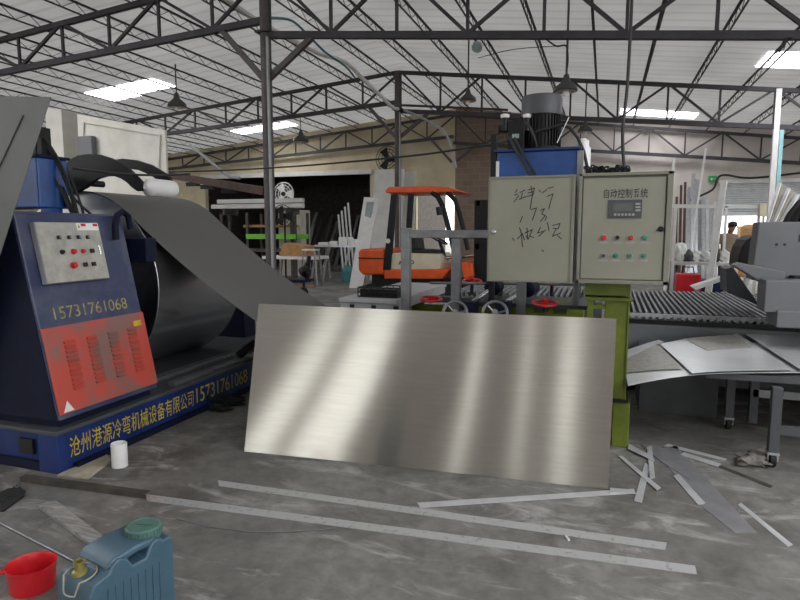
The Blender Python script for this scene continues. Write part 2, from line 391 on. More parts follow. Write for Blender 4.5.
# ------------------------------------------------------------------ roof frame
TY = [8.1, 14.1, 19.75]
def chord_b(X): return 4.42 - .10 * (X - RX) if X > RX else 4.63 + .06 * (X - RX)
def truss():
    t = thing('roof_truss', 'nearest dark steel roof truss, carrying the thick pipe column', 'roof truss', (RX, 8.1, 4.7), 'steel roof trusses across the hall')
    Y = 8.1; xs = [-20.6, RX - .001, RX + .001, 9.2]
    for nm, fn, w in (('top_chord', zr, .075), ('bottom_chord', chord_b, .085)):
        mb = MB()
        for a, b in ((xs[0], xs[1]), (xs[2], xs[3])): mb.bar((a, Y, fn(a) - .02), (b, Y, fn(b) - .02), w, w * 1.1)
        mb.build(nm, 'truss', t)
    k = -15.6
    while k < 8.6:
        n0, n1 = k, k + 1.97; mid = (n0 + n1) / 2
        MB().bar((n0, Y, chord_b(n0)), (mid, Y, zr(mid)), .045).build('web_diagonal', 'truss', t)
        MB().bar((mid, Y, zr(mid)), (n1, Y, chord_b(n1)), .045).build('web_diagonal', 'truss', t)
        MB().bar((n0, Y, chord_b(n0)), (n0, Y, zr(n0)), .04).build('web_post', 'truss', t)
        MB().bar((mid, Y, chord_b(mid)), (mid, Y, zr(mid)), .04).build('web_post', 'truss', t)
        k += 1.97
    for s in (-1, 1):
        MB().bar((RX + s * .05, Y, 3.78), (RX + s * .75, Y, chord_b(RX + s) - .03), .075).build('knee_brace', 'column', t)
    return t
t1 = truss()
dup(t1, (RX, TY[1], 4.7), 'second roof truss from the front, meeting the slim far column', rot=(0, 0, 0))
dup(t1, (RX, TY[2], 4.7), 'farthest dark steel roof truss, close against the rear wall')
def column():
    t = thing('steel_column', 'thick grey steel pipe column rising in front of the steel strip', 'column', (RX, 8.1, 0), 'columns along the hall')
    MB().tube((RX, 8.1, .012), (RX, 8.1, 5.3), .08, 20).build('shaft', 'column', t, smooth=True)
    MB().box(RX - .14, RX + .14, 7.96, 8.24, 0, .012).build('base_plate', 'column', t)
    MB().box(RX - .12, RX + .12, 7.99, 8.21, 4.42, 4.45).build('cap_plate', 'truss', t)
    mb = MB(); mb.box(RX + .06, RX + .09, 8.0, 8.04, .3, 4.35); mb.build('conduit', 'grey_light', t)
    return t
c1 = column()
dup(c1, (RX, 14.1, 0), 'slim far steel column standing behind the forklift')
# purlins
def purlin(X):
    t = thing('roof_purlin', 'x', 'purlin', (X, 2, zr(X) + .17), 'open web roof purlins running down the hall')
    Y0, Y1 = 2, 19.9; z = zr(X)
    MB().bar((X, Y0, z + .205), (X, Y1, z + .205), .036, .03).build('top_bar', 'truss', t)
    MB().bar((X, Y0, z + .04), (X, Y1, z + .04), .022, .022).build('bottom_bar', 'truss', t)
    mb = MB(); y = Y0; k = 0
    while y < Y1 - .3:
        mb.bar((X, y, z + (.2 if k % 2 else .045)), (X, y + .26, z + (.045 if k % 2 else .2)), .009); y += .26; k += 1
    mb.build('zigzag_web', 'truss', t)
    return t
ORD = ['first', 'second', 'third', 'fourth', 'fifth', 'sixth', 'seventh', 'eighth', 'ninth', 'tenth', 'eleventh', 'twelfth', 'thirteenth', 'fourteenth', 'fifteenth']
pr = None
for k in range(10):
    X = RX + .55 + k * .995
    lb = '%s dark lattice purlin right of the pipe columns, under the pale roof' % ORD[k]
    if pr is None: pr = purlin(X); pr['label'] = lb; X0 = X
    else: dup(pr, (X, 2, zr(X) + .17), lb)
for k in range(13):
    X = RX - .45 - k * .995
    dup(pr, (X, 2, zr(X) + .17), '%s dark lattice purlin left of the pipe columns, under the pale roof' % ORD[k])

# ------------------------------------------------------------------ decoiler (blue machine on the left)
XB, YB0, YB1, ZB = -3.243, 2.79, 7.0, .28
dc = thing('decoiler', 'big blue steel coil decoiler with sloped console and yellow lettering', 'machine', (-4.3, 4.8, 0))
bs = MB(); bs.box(-5.5, XB, YB0 + .02, YB1, .03, ZB - .025).build('base_frame', 'blue', dc, bevel=.006)
bs = MB().box(-5.5, XB + .012, YB0 - .02, YB1 + .01, ZB - .025, ZB).build('base_top', 'grey_dark', dc, bevel=.003)
MB().box(XB - .16, XB + .0004, YB0 - .012, YB0 + .12, 0, ZB - .025).build('corner_post', 'blue', dc, bevel=.006)
MB().box(-5.5, XB - .16, YB0 - .008, YB0 + .03, 0, .06).build('toe_rail', 'blue_dark', dc)
MB().box(XB - .34, XB - .22, YB0 - .002, YB0 + .03, .10, .2).build('access_slot', 'black', dc)
MB().box(XB - .02, XB + .045, YB0 + .1, YB1, 0, .035).build('foot_angle', 'blue_dark', dc)
text('沧州港源冷弯机械设备有限公司', .15, (XB, 2.87, .085), (0, 1, 0), (0, 0, 1), 'yellow', dc, 'company_lettering', bold=0, sx=.60)
text('15731761068', .185, (XB, 4.13, .085), (0, 1, 0), (0, 0, 1), 'yellow', dc, 'phone_lettering', bold=0, sx=.79)
# console wedge
A = Vector((-3.25, 2.822, ZB + .055)); Bt = Vector((-3.52, 2.822, 1.655)); YC1 = 3.71
prof = [A, Bt, Vector((-3.60, 2.822, 1.67)), Vector((-4.9, 2.822, 1.67)), Vector((-5.2, 2.822, ZB + .055))]
MB().box(-5.2, -3.30, 2.86, 3.68, ZB, ZB + .06).build('console_plinth', 'blue_dark', dc)
co = MB().prism(prof, (0, YC1 - 2.822, 0)).build('console', 'blue_worn', dc, bevel=.008)
MB().prism([p + Vector((-.02, -.004, .0)) for p in prof], (0, .004, 0)).build('end_panel', 'blue_dark', dc)
nC = Vector((Bt.z - A.z, 0, A.x - Bt.x)).normalized()      # outward normal of the sloped face
sl = (Bt - A).normalized(); yd = Vector((0, 1, 0))
def con(a, b, off=0): return A + yd * a + sl * b + nC * off      # a along the console, b up the slope
W = YC1 - 2.822
rp = MB().prism([con(.0, .035, .001), con(W + .0, .035, .001), con(W, .60, .001), con(0, .60, .001)], nC * .012).build('red_door', 'red_worn', dc, bevel=.003)
for c in range(4):
    lv = MB()
    for k in range(11):
        a = .18 + c * .185; b = .17 + k * .031
        lv.prism([con(a - .042, b, .013), con(a - .042, b, .032), con(a - .042, b + .019, .013)], yd * .084)
    lv.build('louver_vent', 'red_worn', rp)
MB().prism([con(.03, .045, .0132), con(.11, .045, .0132), con(.07, .115, .0132)], nC * .001).build('sticker', 'white', rp)
MB().prism([con(W - .12, .5, .0132), con(W - .04, .5, .0132), con(W - .04, .54, .0132), con(W - .12, .54, .0132)], nC * .001).build('sticker', 'yellow', rp)
text('15731761068', .118, con(.10, .645, 0), yd, sl, 'yellow_worn', dc, 'phone_lettering', th=.0015, sx=1.02)
# control box on the console
q = [PP(*p, con(0, 0, .057), nC) for p in ((50, 285), (113, 277), (95, 222), (33, 222))]
a0 = sum(((p - A).dot(yd)) for p in (q[0], q[3])) / 2; a1 = sum(((p - A).dot(yd)) for p in (q[1], q[2])) / 2
b0 = sum(((p - A).dot(sl)) for p in q[:2]) / 2; b1 = sum(((p - A).dot(sl)) for p in q[2:]) / 2
cb = MB().prism([con(a0, b0, .005), con(a1, b0, .005), con(a1, b1, .005), con(a0, b1, .005)], nC * .045).build('control_box', 'grey_light', dc, bevel=.004)
MB().prism([con(a0 + .004, b0 + .004, .05), con(a1 - .004, b0 + .004, .05), con(a1 - .004, b1 - .004, .05), con(a0 + .004, b1 - .004, .05)], nC * .007).build('box_lid', 'panel_steel', cb, bevel=.002)
wa, hb = a1 - a0, b1 - b0
def boxp(u, v, off=.057): return con(a0 + wa * u, b0 + hb * v, off)
def knob(u, v, m, r, nm, hgt=.018):
    MB().lathe([(r * 1.25, 0), (r * 1.25, .004), (r, .005), (r, hgt), (r * .8, hgt + .003)], boxp(u, v), nC, 16).build(nm, m, cb, smooth=True)
for u in (.30, .46, .61, .76):
    mb = MB(); p = boxp(u, .74)
    mb.prism([boxp(u - .03, .71), boxp(u + .03, .71), boxp(u + .03, .77), boxp(u - .03, .77)], nC * .012); mb.build('selector_switch', 'black', cb, bevel=.002)
    MB().prism([boxp(u - .008, .71, .069), boxp(u + .008, .71, .069), boxp(u + .008, .77, .069), boxp(u - .008, .77, .069)], nC * .012).build('switch_lever', 'grey_light', cb)
knob(.30, .5, 'black', .013, 'push_button'); knob(.48, .5, 'red_button', .016, 'push_button'); knob(.63, .5, 'red_button', .013, 'push_button')
knob(.43, .27, 'red_button', .019, 'emergency_stop', .026)
for u, v in ((.78, .5), (.62, .27), (.76, .27)):
    MB().prism([boxp(u - .03, v - .035), boxp(u + .03, v - .035), boxp(u + .03, v + .035), boxp(u - .03, v + .035)], nC * .013).build('selector_switch', 'black', cb, bevel=.002)
MB().prism([boxp(.90, .42), boxp(.935, .42), boxp(.935, .60), boxp(.90, .60)], nC * .01).build('latch_handle', 'chrome', cb, bevel=.003)
MB().prism([boxp(.62, .86), boxp(.98, .86), boxp(.98, .985), boxp(.62, .985)], nC * .001).build('label_strip', 'roller_white', cb)
for u in (.69, .89):
    MB().prism([boxp(u, .93, .0581), boxp(u + .08, .93, .0581), boxp(u + .08, .975, .0581), boxp(u, .975, .0581)], nC * .0008).build('red_label_mark', 'red_button', cb)
MB().prism([boxp(.63, .90, .0581), boxp(.675, .90, .0581), boxp(.652, .965, .0581)], nC * .0008).build('warning_mark', 'yellow', cb)
# U bracket and pipe on the console's far top corner
br = MB(); br.path([con(W - .13, 1.16, .03), con(W - .13, 1.26, .05), con(W - .10, 1.34, .06), con(W - .04, 1.37, .06), con(W + .02, 1.34, .05), con(W + .04, 1.24, .03)], .024, 10)
br.build('blue_bracket', 'blue_dark', dc, smooth=True)
p = PY(118, 238, 3.9); p2 = PY(152, 262, 3.9)
MB().box(p.x, p2.x, 3.84, 3.96, p2.z, p.z).build('coil_guide_arm', 'blue_dark', dc, bevel=.006)
MB().box(p.x - .4, p.x + .06, 3.72, 4.0, p2.z - .03, p.z - .03).build('guide_arm_mount', 'blue_dark', dc)
# housing behind, mandrel stand
MB().box(-5.1, -4.15, 3.73, 4.05, ZB, 1.66).build('gear_housing', 'blue_dark', dc, bevel=.01)
p, p2 = PY(14, 163, 3.72), PY(70, 209, 3.72)
MB().box(p.x - .35, p2.x, 3.45, 3.72, p2.z, p.z).build('hydraulic_tank', 'blue_light', dc, bevel=.012)
MB().box(p.x - .37, p2.x + .015, 3.43, 3.735, p.z, p.z + .02).build('tank_lid', 'blue_dark', dc)
MB().box(p2.x - .05, p2.x - .01, 3.5, 3.66, 1.665, p2.z).box(p.x, p.x + .04, 3.5, 3.66, 1.665, p2.z).build('tank_foot', 'blue_light', dc)
mb = MB()
tz = p.z + .02; tx = (p.x + p2.x) / 2
mb.lathe([(.07, 0), (.085, .01), (.085, .19), (.07, .2)], (tx - .22, 3.58, tz + .10), (1, 0, 0), 18)
for k in range(9): mb.lathe([(.095, 0), (.095, .006)], (tx - .2 + k * .02, 3.58, tz + .10), (1, 0, 0), 18)
mb.box(tx - .2, tx - .04, 3.52, 3.64, tz, tz + .04); mb.build('pump_motor', 'black_metal', dc, smooth=True)
for k in range(5):
    x = tx - .02 + k * .055
    mb = MB().box(x, x + .045, 3.53, 3.62, tz, tz + .16 + .05 * (k % 3)); mb.tube((x + .022, 3.57, tz + .1), (x + .022, 3.45 + .02 * k, tz + .16 + .02 * (k % 2)), .018)
    mb.build('hydraulic_valve', 'black_metal', dc, bevel=.003)
for k in range(7):
    r = random.Random(k); s0 = Vector((tx - .05 + .05 * k, 3.56, tz + .13)); e0 = Vector((p2.x + .02 + .02 * k, 3.70, 1.75 - .05 * k))
    mid = (s0 + e0) / 2 + Vector((.08 * r.random(), r.uniform(-.08, .05), .06 + .16 * r.random()))
    pts = [s0 * (1 - t) ** 2 + mid * 2 * t * (1 - t) + e0 * t * t for t in [i / 14 for i in range(15)]]
    MB().path(pts, .009 + .003 * (k % 2), 6).build('hydraulic_hose', 'hose', dc, smooth=True)
for k, (a, b, sag) in enumerate((((66, 168), (83, 262), .1), ((60, 165), (92, 215), -.05), ((72, 168), (190, 174), .02))):
    s0, e0 = PY(*a, 3.74), PY(*b, 3.85 if k < 2 else 4.6); pts = []
    for i in range(15):
        t = i / 14; v = s0.lerp(e0, t); v.x += sag * math.sin(PI * t); v.z -= .03 * math.sin(PI * t); pts.append(v)
    MB().path(pts, .010, 6).build('hydraulic_hose', 'hose', dc, smooth=True)
# hold-down arms with white nylon roller
outer = [(67, 168), (74, 160), (82, 156), (92, 154.5), (103, 155), (113, 158), (122, 162), (131, 168), (138, 174.5), (144, 181), (148, 186)]
inner = [(146, 191), (141, 191.5), (136, 188), (131, 183), (125, 179), (118, 176.5), (110, 176.5), (102, 179), (95, 183.5), (90, 188), (82, 192), (72, 196)]
arm = [PY(x, y, 4.2) for x, y in outer + inner]
XR = PY(150, 188, 4.2)
yfar = PX(172, 183, XR.x).y
for yy, pg in ((4.15, arm), (yfar + .02, [PY(x, y, yfar + .02) for x, y in ((112, 160), (122, 158.5), (136, 160), (150, 164.5), (164, 173), (174, 184), (175, 191), (168, 191), (160, 182), (150, 175), (138, 170), (122, 168))])):
    MB().prism([Vector((v.x, yy, v.z)) for v in pg], (0, .04, 0)).build('press_arm', 'black_metal', dc, bevel=.004)
ax = Vector((XR.x - .005, 4.2, XR.z + .005))
MB().lathe([(.02, -.05), (.07, -.01), (.078, .0), (.078, yfar - 4.2), (.02, yfar - 4.2 + .02)], ax, (0, 1, 0), 24).build('press_roller', 'roller_white', dc, smooth=True)
pv = arm[0]
MB().tube((pv.x + .02, 4.0, 1.98), (pv.x + .02, yfar + .1, 1.98), .03).build('arm_pivot', 'black_metal', dc, smooth=True)
MB().bar((pv.x + .02, 4.02, 1.7), (pv.x + .02, 4.02, 2.05), .12, .06).build('arm_post', 'blue_dark', dc)
MB().bar((-4.45, 3.9, 1.05), (-4.45, 6.3, 1.05), .12).build('mandrel', 'black_metal', dc)
MB().box(-4.9, -4.0, 6.05, 6.3, ZB, 1.15).build('tail_stand', 'blue_dark', dc, bevel=.01)
# bed detail: lift arm + cylinder under the coil
for k, (yy0, yy1, x0, x1) in enumerate(((3.95, 5.9, -3.36, -3.28), (3.95, 5.9, -3.62, -3.52))):
    MB().box(x0, x1, yy0, yy1, ZB, ZB + .03).build('bed_rail', 'steel_tube', dc, bevel=.003)
p, p2 = PX(228, 345, -3.3), PX(234, 322, -3.3)
MB().tube((-3.3, 5.05, .34), (-3.1, 5.2, .62), .022).build('lift_cylinder', 'chrome', dc, smooth=True)
MB().tube((-3.35, 4.95, .33), (-3.25, 5.1, .44), .04).build('cylinder_barrel', 'black_metal', dc, smooth=True)
MB().tube((-3.3, 5.15, .36), (-2.7, 5.15, .36), .03).build('tie_bar', 'black_metal', dc, smooth=True)
# steel coil with its strip
cl = thing('steel_coil', 'big shiny steel coil on the blue decoiler, its strip running down to the right', 'coil', (-4.45, 4.8, .3))
CX, CZ, CR = -4.45, 1.055, .835
mb = MB(); n = 96
mb.lathe([(CR, .002), (CR, 1.218)], (CX, 4.2, CZ), (0, 1, 0), n)
mb.f = [f for f in mb.f if len(f) == 4]
MB().lathe([(.26, 1.0), (.26, 0), (CR - .004, 0), (CR - .001, .004)], (CX, 4.2, CZ), (0, 1, 0), n).build('coil_edge', 'coil_side', cl)
MB().lathe([(.26, 1.0), (.26, 1.22), (CR - .004, 1.22), (CR - .001, 1.217)], (CX, 4.2, CZ), (0, 1, 0), n).build('coil_edge', 'coil_side', cl)
coil_o = mb.build('coil_body', 'coil', cl, smooth=True)
me = coil_o.data; uvl = me.uv_layers.new(name='UVMap')
for pl in me.polygons:
    for li in pl.loop_indices:
        v = me.vertices[me.loops[li].vertex_index].co; uvl.data[li].uv = (math.atan2(v.z - .755, v.x) if abs(v.x) > .05 else .0, v.y)
MB().lathe([(.24, .02), (.26, .02), (.26, -.004), (.24, -.004)], (CX, 4.2, CZ), (0, 1, 0), 48).build('coil_core', 'black_metal', cl, smooth=True)
pts = []
for k in range(9):
    a = math.radians(92 - k * 4.6); pts.append((CX + (CR + .004) * math.cos(a), CZ + (CR + .004) * math.sin(a)))
sx, sz = pts[-1]; ex, ez = -2.66, .81
for k in range(1, 13):
    t = k / 12; pts.append((sx + (ex - sx) * t, sz + (ez - sz) * t - .05 * math.sin(PI * t)))
pts += [(-2.5, .735), (-2.3, .69), (-2.18, .685)]
nn = len(pts) - 1
def sf(u, v):
    i = min(int(round(u * nn)), nn); x, z = pts[i]; return (x, 4.2 + 1.22 * v, z)
MB().grid(sf, nn, 4, (0, 0, .003)).build('steel_strip', 'galv', cl, smooth=True)

# ------------------------------------------------------------------ leaning sheet
mb = MB()
P = [Vector((-2.347, 3.538, .002)), Vector((.075, 3.663, .002)), Vector((.087, 3.85, 1.012)), Vector((-2.372, 3.745, 1.016))]
def shf(u, v):
    a = P[0].lerp(P[1], u).lerp(P[3].lerp(P[2], u), v)
    b = .07 * (1 - u) ** 2 * (v - .5) + .004 * math.sin(2.2 * PI * u + 1) * v
    return a + Vector((0, b, 0))
shobj = mb.grid(shf, 40, 12, (0, .0025, 0)).build('metal_sheet', 'sheet', uv=((1, 0, 0), (0, 0, 1)), smooth=True)
tag(shobj, 'large brushed steel sheet leaning upright in the middle of the floor', 'metal sheet')

# ------------------------------------------------------------------ leveller (green and grey machine behind the sheet)
lvl = thing('leveller', 'green sheet levelling machine with handwheels behind the leaning sheet', 'machine', (-1.0, 4.8, 0))
MB().box(-2.4, -.15, 4.25, 4.33, .1, .86).build('side_frame', 'green_paint', lvl, bevel=.006)
MB().box(-2.4, -.15, 5.5, 5.58, .1, .86).build('side_frame', 'green_paint', lvl, bevel=.006)
for x in (-2.3, -1.3, -.3):
    for y in (4.29, 5.54): MB().box(x - .06, x + .06, y - .06, y + .06, 0, .1).build('foot', 'grey_dark', lvl)
for x in (-1.9, -1.35, -1.2, -.9, -.75, -.6):
    MB().tube((x, 4.33, .62), (x, 5.5, .62), .05, 16).build('roller', 'chrome', lvl, smooth=True)
for x in (-1.28, -.98, -.82, -.68):
    MB().tube((x, 4.33, .76), (x, 5.5, .76), .05, 16).build('roller', 'chrome', lvl, smooth=True)
MB().box(-1.55, -.3, 4.22, 4.36, .86, .92).build('bearing_beam', 'grey_dark', lvl, bevel=.006)
MB().box(-1.55, -.3, 5.47, 5.61, .86, .92).build('bearing_beam', 'grey_dark', lvl, bevel=.006)
def wheel(px, py, Y, R, m, axis, stem_m='chrome'):
    c = PY(px, py, Y); a = Vector(axis).normalized(); e1 = a.orthogonal().normalized(); e2 = a.cross(e1)
    mb = MB().torus(c, a, R, .011, 28, 8)
    for k in range(3):
        d = e1 * math.cos(k * 2.094 + .5) + e2 * math.sin(k * 2.094 + .5); mb.tube(c - a * .02, c + d * R, .008, 6)
    mb.lathe([(.022, -.03), (.022, .03)], c, a, 12)
    w = mb.build('handwheel', m, lvl, smooth=True)
    return c
for px, py in ((455, 313), (495, 313)):
    c = wheel(px, py, 4.3, .088, 'steel_tube', (.15, -1, .45)); MB().tube(c, c + Vector((-.03, .16, -.07)), .014).build('wheel_shaft', 'chrome', lvl, smooth=True)
for px, py, Y in ((431, 299, 4.75), (545, 303, 4.5), (472, 281, 5.5), (552, 282.5, 5.45)):
    c = wheel(px, py, Y, .085, 'red_button', (.05, -.12, 1)); MB().tube(c, (c.x, c.y, .95), .016).build('wheel_shaft', 'black_metal', lvl, smooth=True)
for (a, b, Ya, Yb) in (((472, 303), (491, 289), 4.6, 5.0), ((505, 303), (526, 290), 4.6, 5.0)):
    p, q = PY(*a, Ya), PY(*b, Yb)
    MB().tube(p, q, .02, 14).build('drive_shaft', 'chrome', lvl, smooth=True)
    d = (q - p).normalized(); MB().lathe([(.05, 0), (.07, .02), (.07, .13), (.05, .15)], q, d, 16).build('shaft_motor', 'blue_dark', lvl, smooth=True)
    MB().box(p.x - .06, p.x + .05, 4.5, 4.62, .9, p.z + .02).build('gear_box', 'blue_dark', lvl, bevel=.005)
for px in (470, 540, 560):
    p = PY(px, 306, 4.8); MB().box(p.x - .05, p.x + .05, 4.78, 5.2, .9, p.z + .02).build('bearing_block', 'green_dark', lvl, bevel=.004)
MB().tube(PY(425, 304, 4.9), PY(585, 305, 4.9), .012).build('cross_shaft', 'chrome', lvl, smooth=True)
MB().tube(PY(430, 283, 5.3), PY(585, 284.5, 5.3), .012).build('cross_shaft', 'steel_tube', lvl, smooth=True)
MB().box(-1.0, -.1, 4.7, 5.3, .95, .98).build('deck_plate', 'grey_dark', lvl)
# green end post
MB().box(.02, .175, 4.42, 4.62, .36, 1.06).build('end_post', 'green_paint', lvl, bevel=.006)
MB().box(.10, .215, 4.45, 4.60, .0, .33).build('end_post_foot', 'green_paint', lvl, bevel=.006)
MB().box(.05, .20, 4.43, 4.62, .33, .36).build('joint_plate', 'black_metal', lvl)
MB().box(-.12, .2, 4.38, 4.64, 1.06, 1.085).build('end_post_cap', 'green_paint', lvl, bevel=.003)
MB().box(-.10, -.06, 4.4, 4.6, .6, 1.06).build('end_rib', 'green_paint', lvl, bevel=.003)
MB().box(-.06, .02, 4.4, 4.44, 1.0, 1.03).build('end_rail', 'green_paint', lvl)
MB().box(.172, .182, 4.41, 4.43, .36, 1.06).build('post_flange', 'green_paint', lvl)
MB().box(-.12, .18, 4.36, 4.66, 1.10, 1.19).build('cabinet_bracket', 'green_paint', lvl, bevel=.004)
# infeed table
it = thing('infeed_table', 'light grey steel infeed table with a dark crate on it', 'table', (-1.95, 5.3, 0))
p = PY(340, 297, 4.75); q = PY(400, 308, 4.75)
MB().box(p.x, -1.63, 4.72, 6.4, .93, .965).build('table_top', 'table_grey', it, bevel=.004)
MB().box(p.x + .01, -1.64, 4.74, 6.38, .865, .93).build('apron', 'table_grey', it)
for k in range(3): MB().box(p.x + .10 + k * .2, p.x + .14 + k * .2, 4.73, 4.745, .88, .912).build('slot', 'black', it)
for x in (p.x + .04, -1.67):
    for y in (4.78, 6.34): MB().box(x - .03, x + .03, y - .03, y + .03, 0, .865).build('leg', 'grey_dark', it)
cr = thing('wire_crate', 'black wire crate standing on the grey infeed table', 'crate', (-1.9, 5.0, .965))
x0, x1 = PY(358, 295, 4.85).x, PY(397, 295, 4.85).x
mb = MB()
for z in (.97, 1.01, 1.05):
    mb.bar((x0, 4.85, z), (x1, 4.85, z), .009).bar((x0, 5.1, z), (x1, 5.1, z), .009).bar((x0, 4.85, z), (x0, 5.1, z), .009).bar((x1, 4.85, z), (x1, 5.1, z), .009)
for k in range(7):
    x = x0 + (x1 - x0) * k / 6; mb.bar((x, 4.85, .97), (x, 4.85, 1.05), .007).bar((x, 5.1, .97), (x, 5.1, 1.05), .007)
mb.build('wire_frame', 'black_metal', cr)
MB().box(x0 + .01, x1 - .01, 4.87, 5.08, .967, 1.035).build('contents', 'black_metal', cr, bevel=.004)
# grey tube stand
sd = thing('tube_stand', 'bare grey square tube stand in front of the forklift', 'stand', (-1.2, 4.6, 0))
MB().box(-1.545, -1.475, 4.57, 4.64, 0, 1.565).build('post', 'steel_tube', sd, bevel=.004)
MB().box(-1.13, -1.06, 4.57, 4.64, 0, 1.485).build('post', 'steel_tube', sd, bevel=.004)
MB().box(-1.475, -.60, 4.575, 4.635, 1.487, 1.55).build('cross_bar', 'steel_tube', sd, bevel=.004)
MB().box(-.63, -.56, 4.64, 4.70, 0, 1.55).build('post', 'steel_tube', sd, bevel=.004)

# ------------------------------------------------------------------ control cabinets
def cabinet(x0, x1, z0, z1, label):
    t = thing('control_cabinet', label, 'control cabinet', ((x0 + x1) / 2, 4.4, z0))
    fr = MB().box(x0, x1, 4.20, 4.40, z0, z1).build('body', 'beige_edge', t, bevel=.004)
    b = .035
    f = MB().box(x0, x1, 4.18, 4.20, z0, z0 + b).box(x0, x1, 4.18, 4.20, z1 - b, z1).box(x0, x0 + b, 4.18, 4.20, z0, z1).box(x1 - b, x1, 4.18, 4.20, z0, z1)
    return t, f, b
x0, z1 = PY(489, 177, 4.2).x, PY(489, 177, 4.2).z; x1 = PY(576, 175, 4.2).x; z0 = PY(489, 281, 4.2).z
lc = thing('control_cabinet', 'beige cabinet door scrawled with black marker, left of the switch cabinet', 'control cabinet', ((x0 + x1) / 2, 4.3, z0), 'beige control cabinets')
MB().box(x0, x1, 4.235, 4.42, z0, z1).build('body', 'beige_edge', lc, bevel=.004)
ld = MB().box(x0 + .004, x1 - .004, 4.2, 4.232, z0 + .004, z1 - .004).build('door', 'beige_box', lc, bevel=.008)
mb = MB()
for a in ((x0, x0 + .012), (x1 - .02, x1)): mb.box(*a, 4.192, 4.2, z0, z1)
mb.box(x0 + .012, x1 - .02, 4.192, 4.2, z1 - .014, z1).box(x0 + .012, x1 - .02, 4.192, 4.2, z0, z0 + .012); mb.build('door_rim', 'beige_edge', ld)
lk = PY(494, 232, 4.2)
MB().lathe([(.016, 0), (.016, .008), (.008, .010), (.008, .02)], lk, (0, -1, 0), 14).build('lock', 'chrome', ld, smooth=True)
ST = [[(468, 158), (462, 170)], [(458, 180), (470, 176)], [(456, 208), (475, 182)], [(480, 170), (500, 160)], [(490, 172), (484, 196)], [(476, 198), (505, 186)],
      [(512, 160), (538, 152), (532, 180), (508, 186)], [(524, 145), (530, 180), (520, 236)], [(512, 172), (535, 166)], [(556, 160), (562, 168)], [(568, 172), (588, 158)], [(592, 153), (614, 148)], [(588, 186), (612, 176), (603, 205), (595, 236)],
      [(480, 290), (490, 265)], [(525, 238), (546, 232), (530, 280)], [(562, 242), (578, 234), (567, 256), (581, 262), (562, 286)], [(587, 265), (580, 282)],
      [(478, 310), (485, 330), (490, 388)], [(470, 355), (490, 335), (498, 360)], [(508, 312), (510, 350)], [(500, 332), (530, 318), (512, 358), (505, 345)], [(518, 345), (536, 350)],
      [(562, 310), (550, 332), (576, 325)], [(555, 345), (582, 320)], [(590, 290), (596, 322)], [(610, 302), (640, 294), (632, 315), (612, 313)], [(624, 316), (610, 345), (642, 332)], [(630, 342), (646, 356)], [(450, 352), (456, 362)], [(568, 400), (575, 406)]]
mb = MB()
for s in ST: stroke(mb, [PY(400 + x / 4, 150 + y / 4, 4.1995) for x, y in s], .0062, (0, -1, 0))
mb.build('marker_scrawl', 'ink', ld)
x0, z1 = PY(579.5, 173.5, 4.2).x, PY(580, 173.5, 4.2).z; x1 = PY(674, 173, 4.2).x; z0 = PY(580, 283, 4.2).z
rc = thing('control_cabinet', 'beige switch cabinet with screen and two rows of coloured buttons', 'control cabinet', ((x0 + x1) / 2, 4.3, z0), 'beige control cabinets')
MB().box(x0, x1, 4.22, 4.46, z0, z1).build('body', 'beige_edge', rc, bevel=.004)
b = .026
MB().box(x0, x1, 4.19, 4.22, z0, z0 + b).box(x0, x1, 4.19, 4.22, z1 - b * .8, z1).box(x0, x0 + b * .8, 4.19, 4.22, z0, z1).box(x1 - b * 1.3, x1, 4.19, 4.22, z0, z1).build('frame', 'beige_edge', rc, bevel=.003)
rd = MB().box(x0 + b * .8 + .005, x1 - b * 1.3 - .006, 4.203, 4.218, z0 + b + .004, z1 - b * .8 - .012).build('door', 'beige_box', rc, bevel=.004)
Yd = 4.203
text('自动控制系统', .064, PY(602.5, 197.5, Yd), (1, 0, 0), (0, 0, 1), 'ink', rd, 'title_lettering', bold=.0006, sx=.72)
def rect(px0, py0, px1, py1, y0, th, nm, m, par, bev=0.0):
    a, c = PY(px0, py0, y0), PY(px1, py1, y0); return MB().box(a.x, c.x, y0 - th, y0, c.z, a.z).build(nm, m, par, bevel=bev)
sc = rect(608.5, 200, 641.5, 218, Yd, .008, 'display', 'grey_dark', rd, .002)
rect(613, 203.5, 633, 211, Yd - .008, .001, 'screen', 'lcd', sc)
mb = MB()
for k in range(6):
    a = PY(614 + k * 3.6, 213.5, Yd - .008); mb.box(a.x, a.x + .015, Yd - .011, Yd - .008, a.z - .014, a.z)
for k in range(3):
    a = PY(635.5, 203 + k * 3.2, Yd - .008); mb.box(a.x, a.x + .03, Yd - .011, Yd - .008, a.z - .012, a.z)
mb.build('keypad', 'grey_light', sc)
for k, (px, py, m, r) in enumerate(((604, 237.5, 'red_button', .021), (617.5, 237.5, 'black', .017), (631, 237.5, 'red_button', .017), (645, 237.5, 'green_button', .017), (603.5, 255.5, 'grey_dark', .015), (616.5, 255.5, 'green_button', .017), (630, 255.5, 'green_button', .016), (644, 255.5, 'green_button', .016))):
    c = PY(px, py, Yd)
    bt = MB().lathe([(r, 0), (r, .006), (r * .95, .008)], c, (0, -1, 0), 18).build('button_ring', 'grey_light', rd, smooth=True)
    MB().lathe([(r * .8, .006), (r * .8, .016), (r * .65, .019)], c, (0, -1, 0), 18).build('button_cap', m, bt, smooth=True)
    MB().box(c.x - .026, c.x + .026, Yd - .001, Yd, c.z - .038, c.z - .028).build('button_label', 'grey_light', rd)
c = PY(661, 229, Yd); MB().lathe([(.018, 0), (.018, .006), (.01, .008), (.01, .02)], c, (0, -1, 0), 14).build('lock', 'black_metal', rd, smooth=True)
MB().bar(c + Vector((0, -.02, 0)), c + Vector((-.03, -.02, -.012)), .008).build('lock_key', 'black_metal', rd)
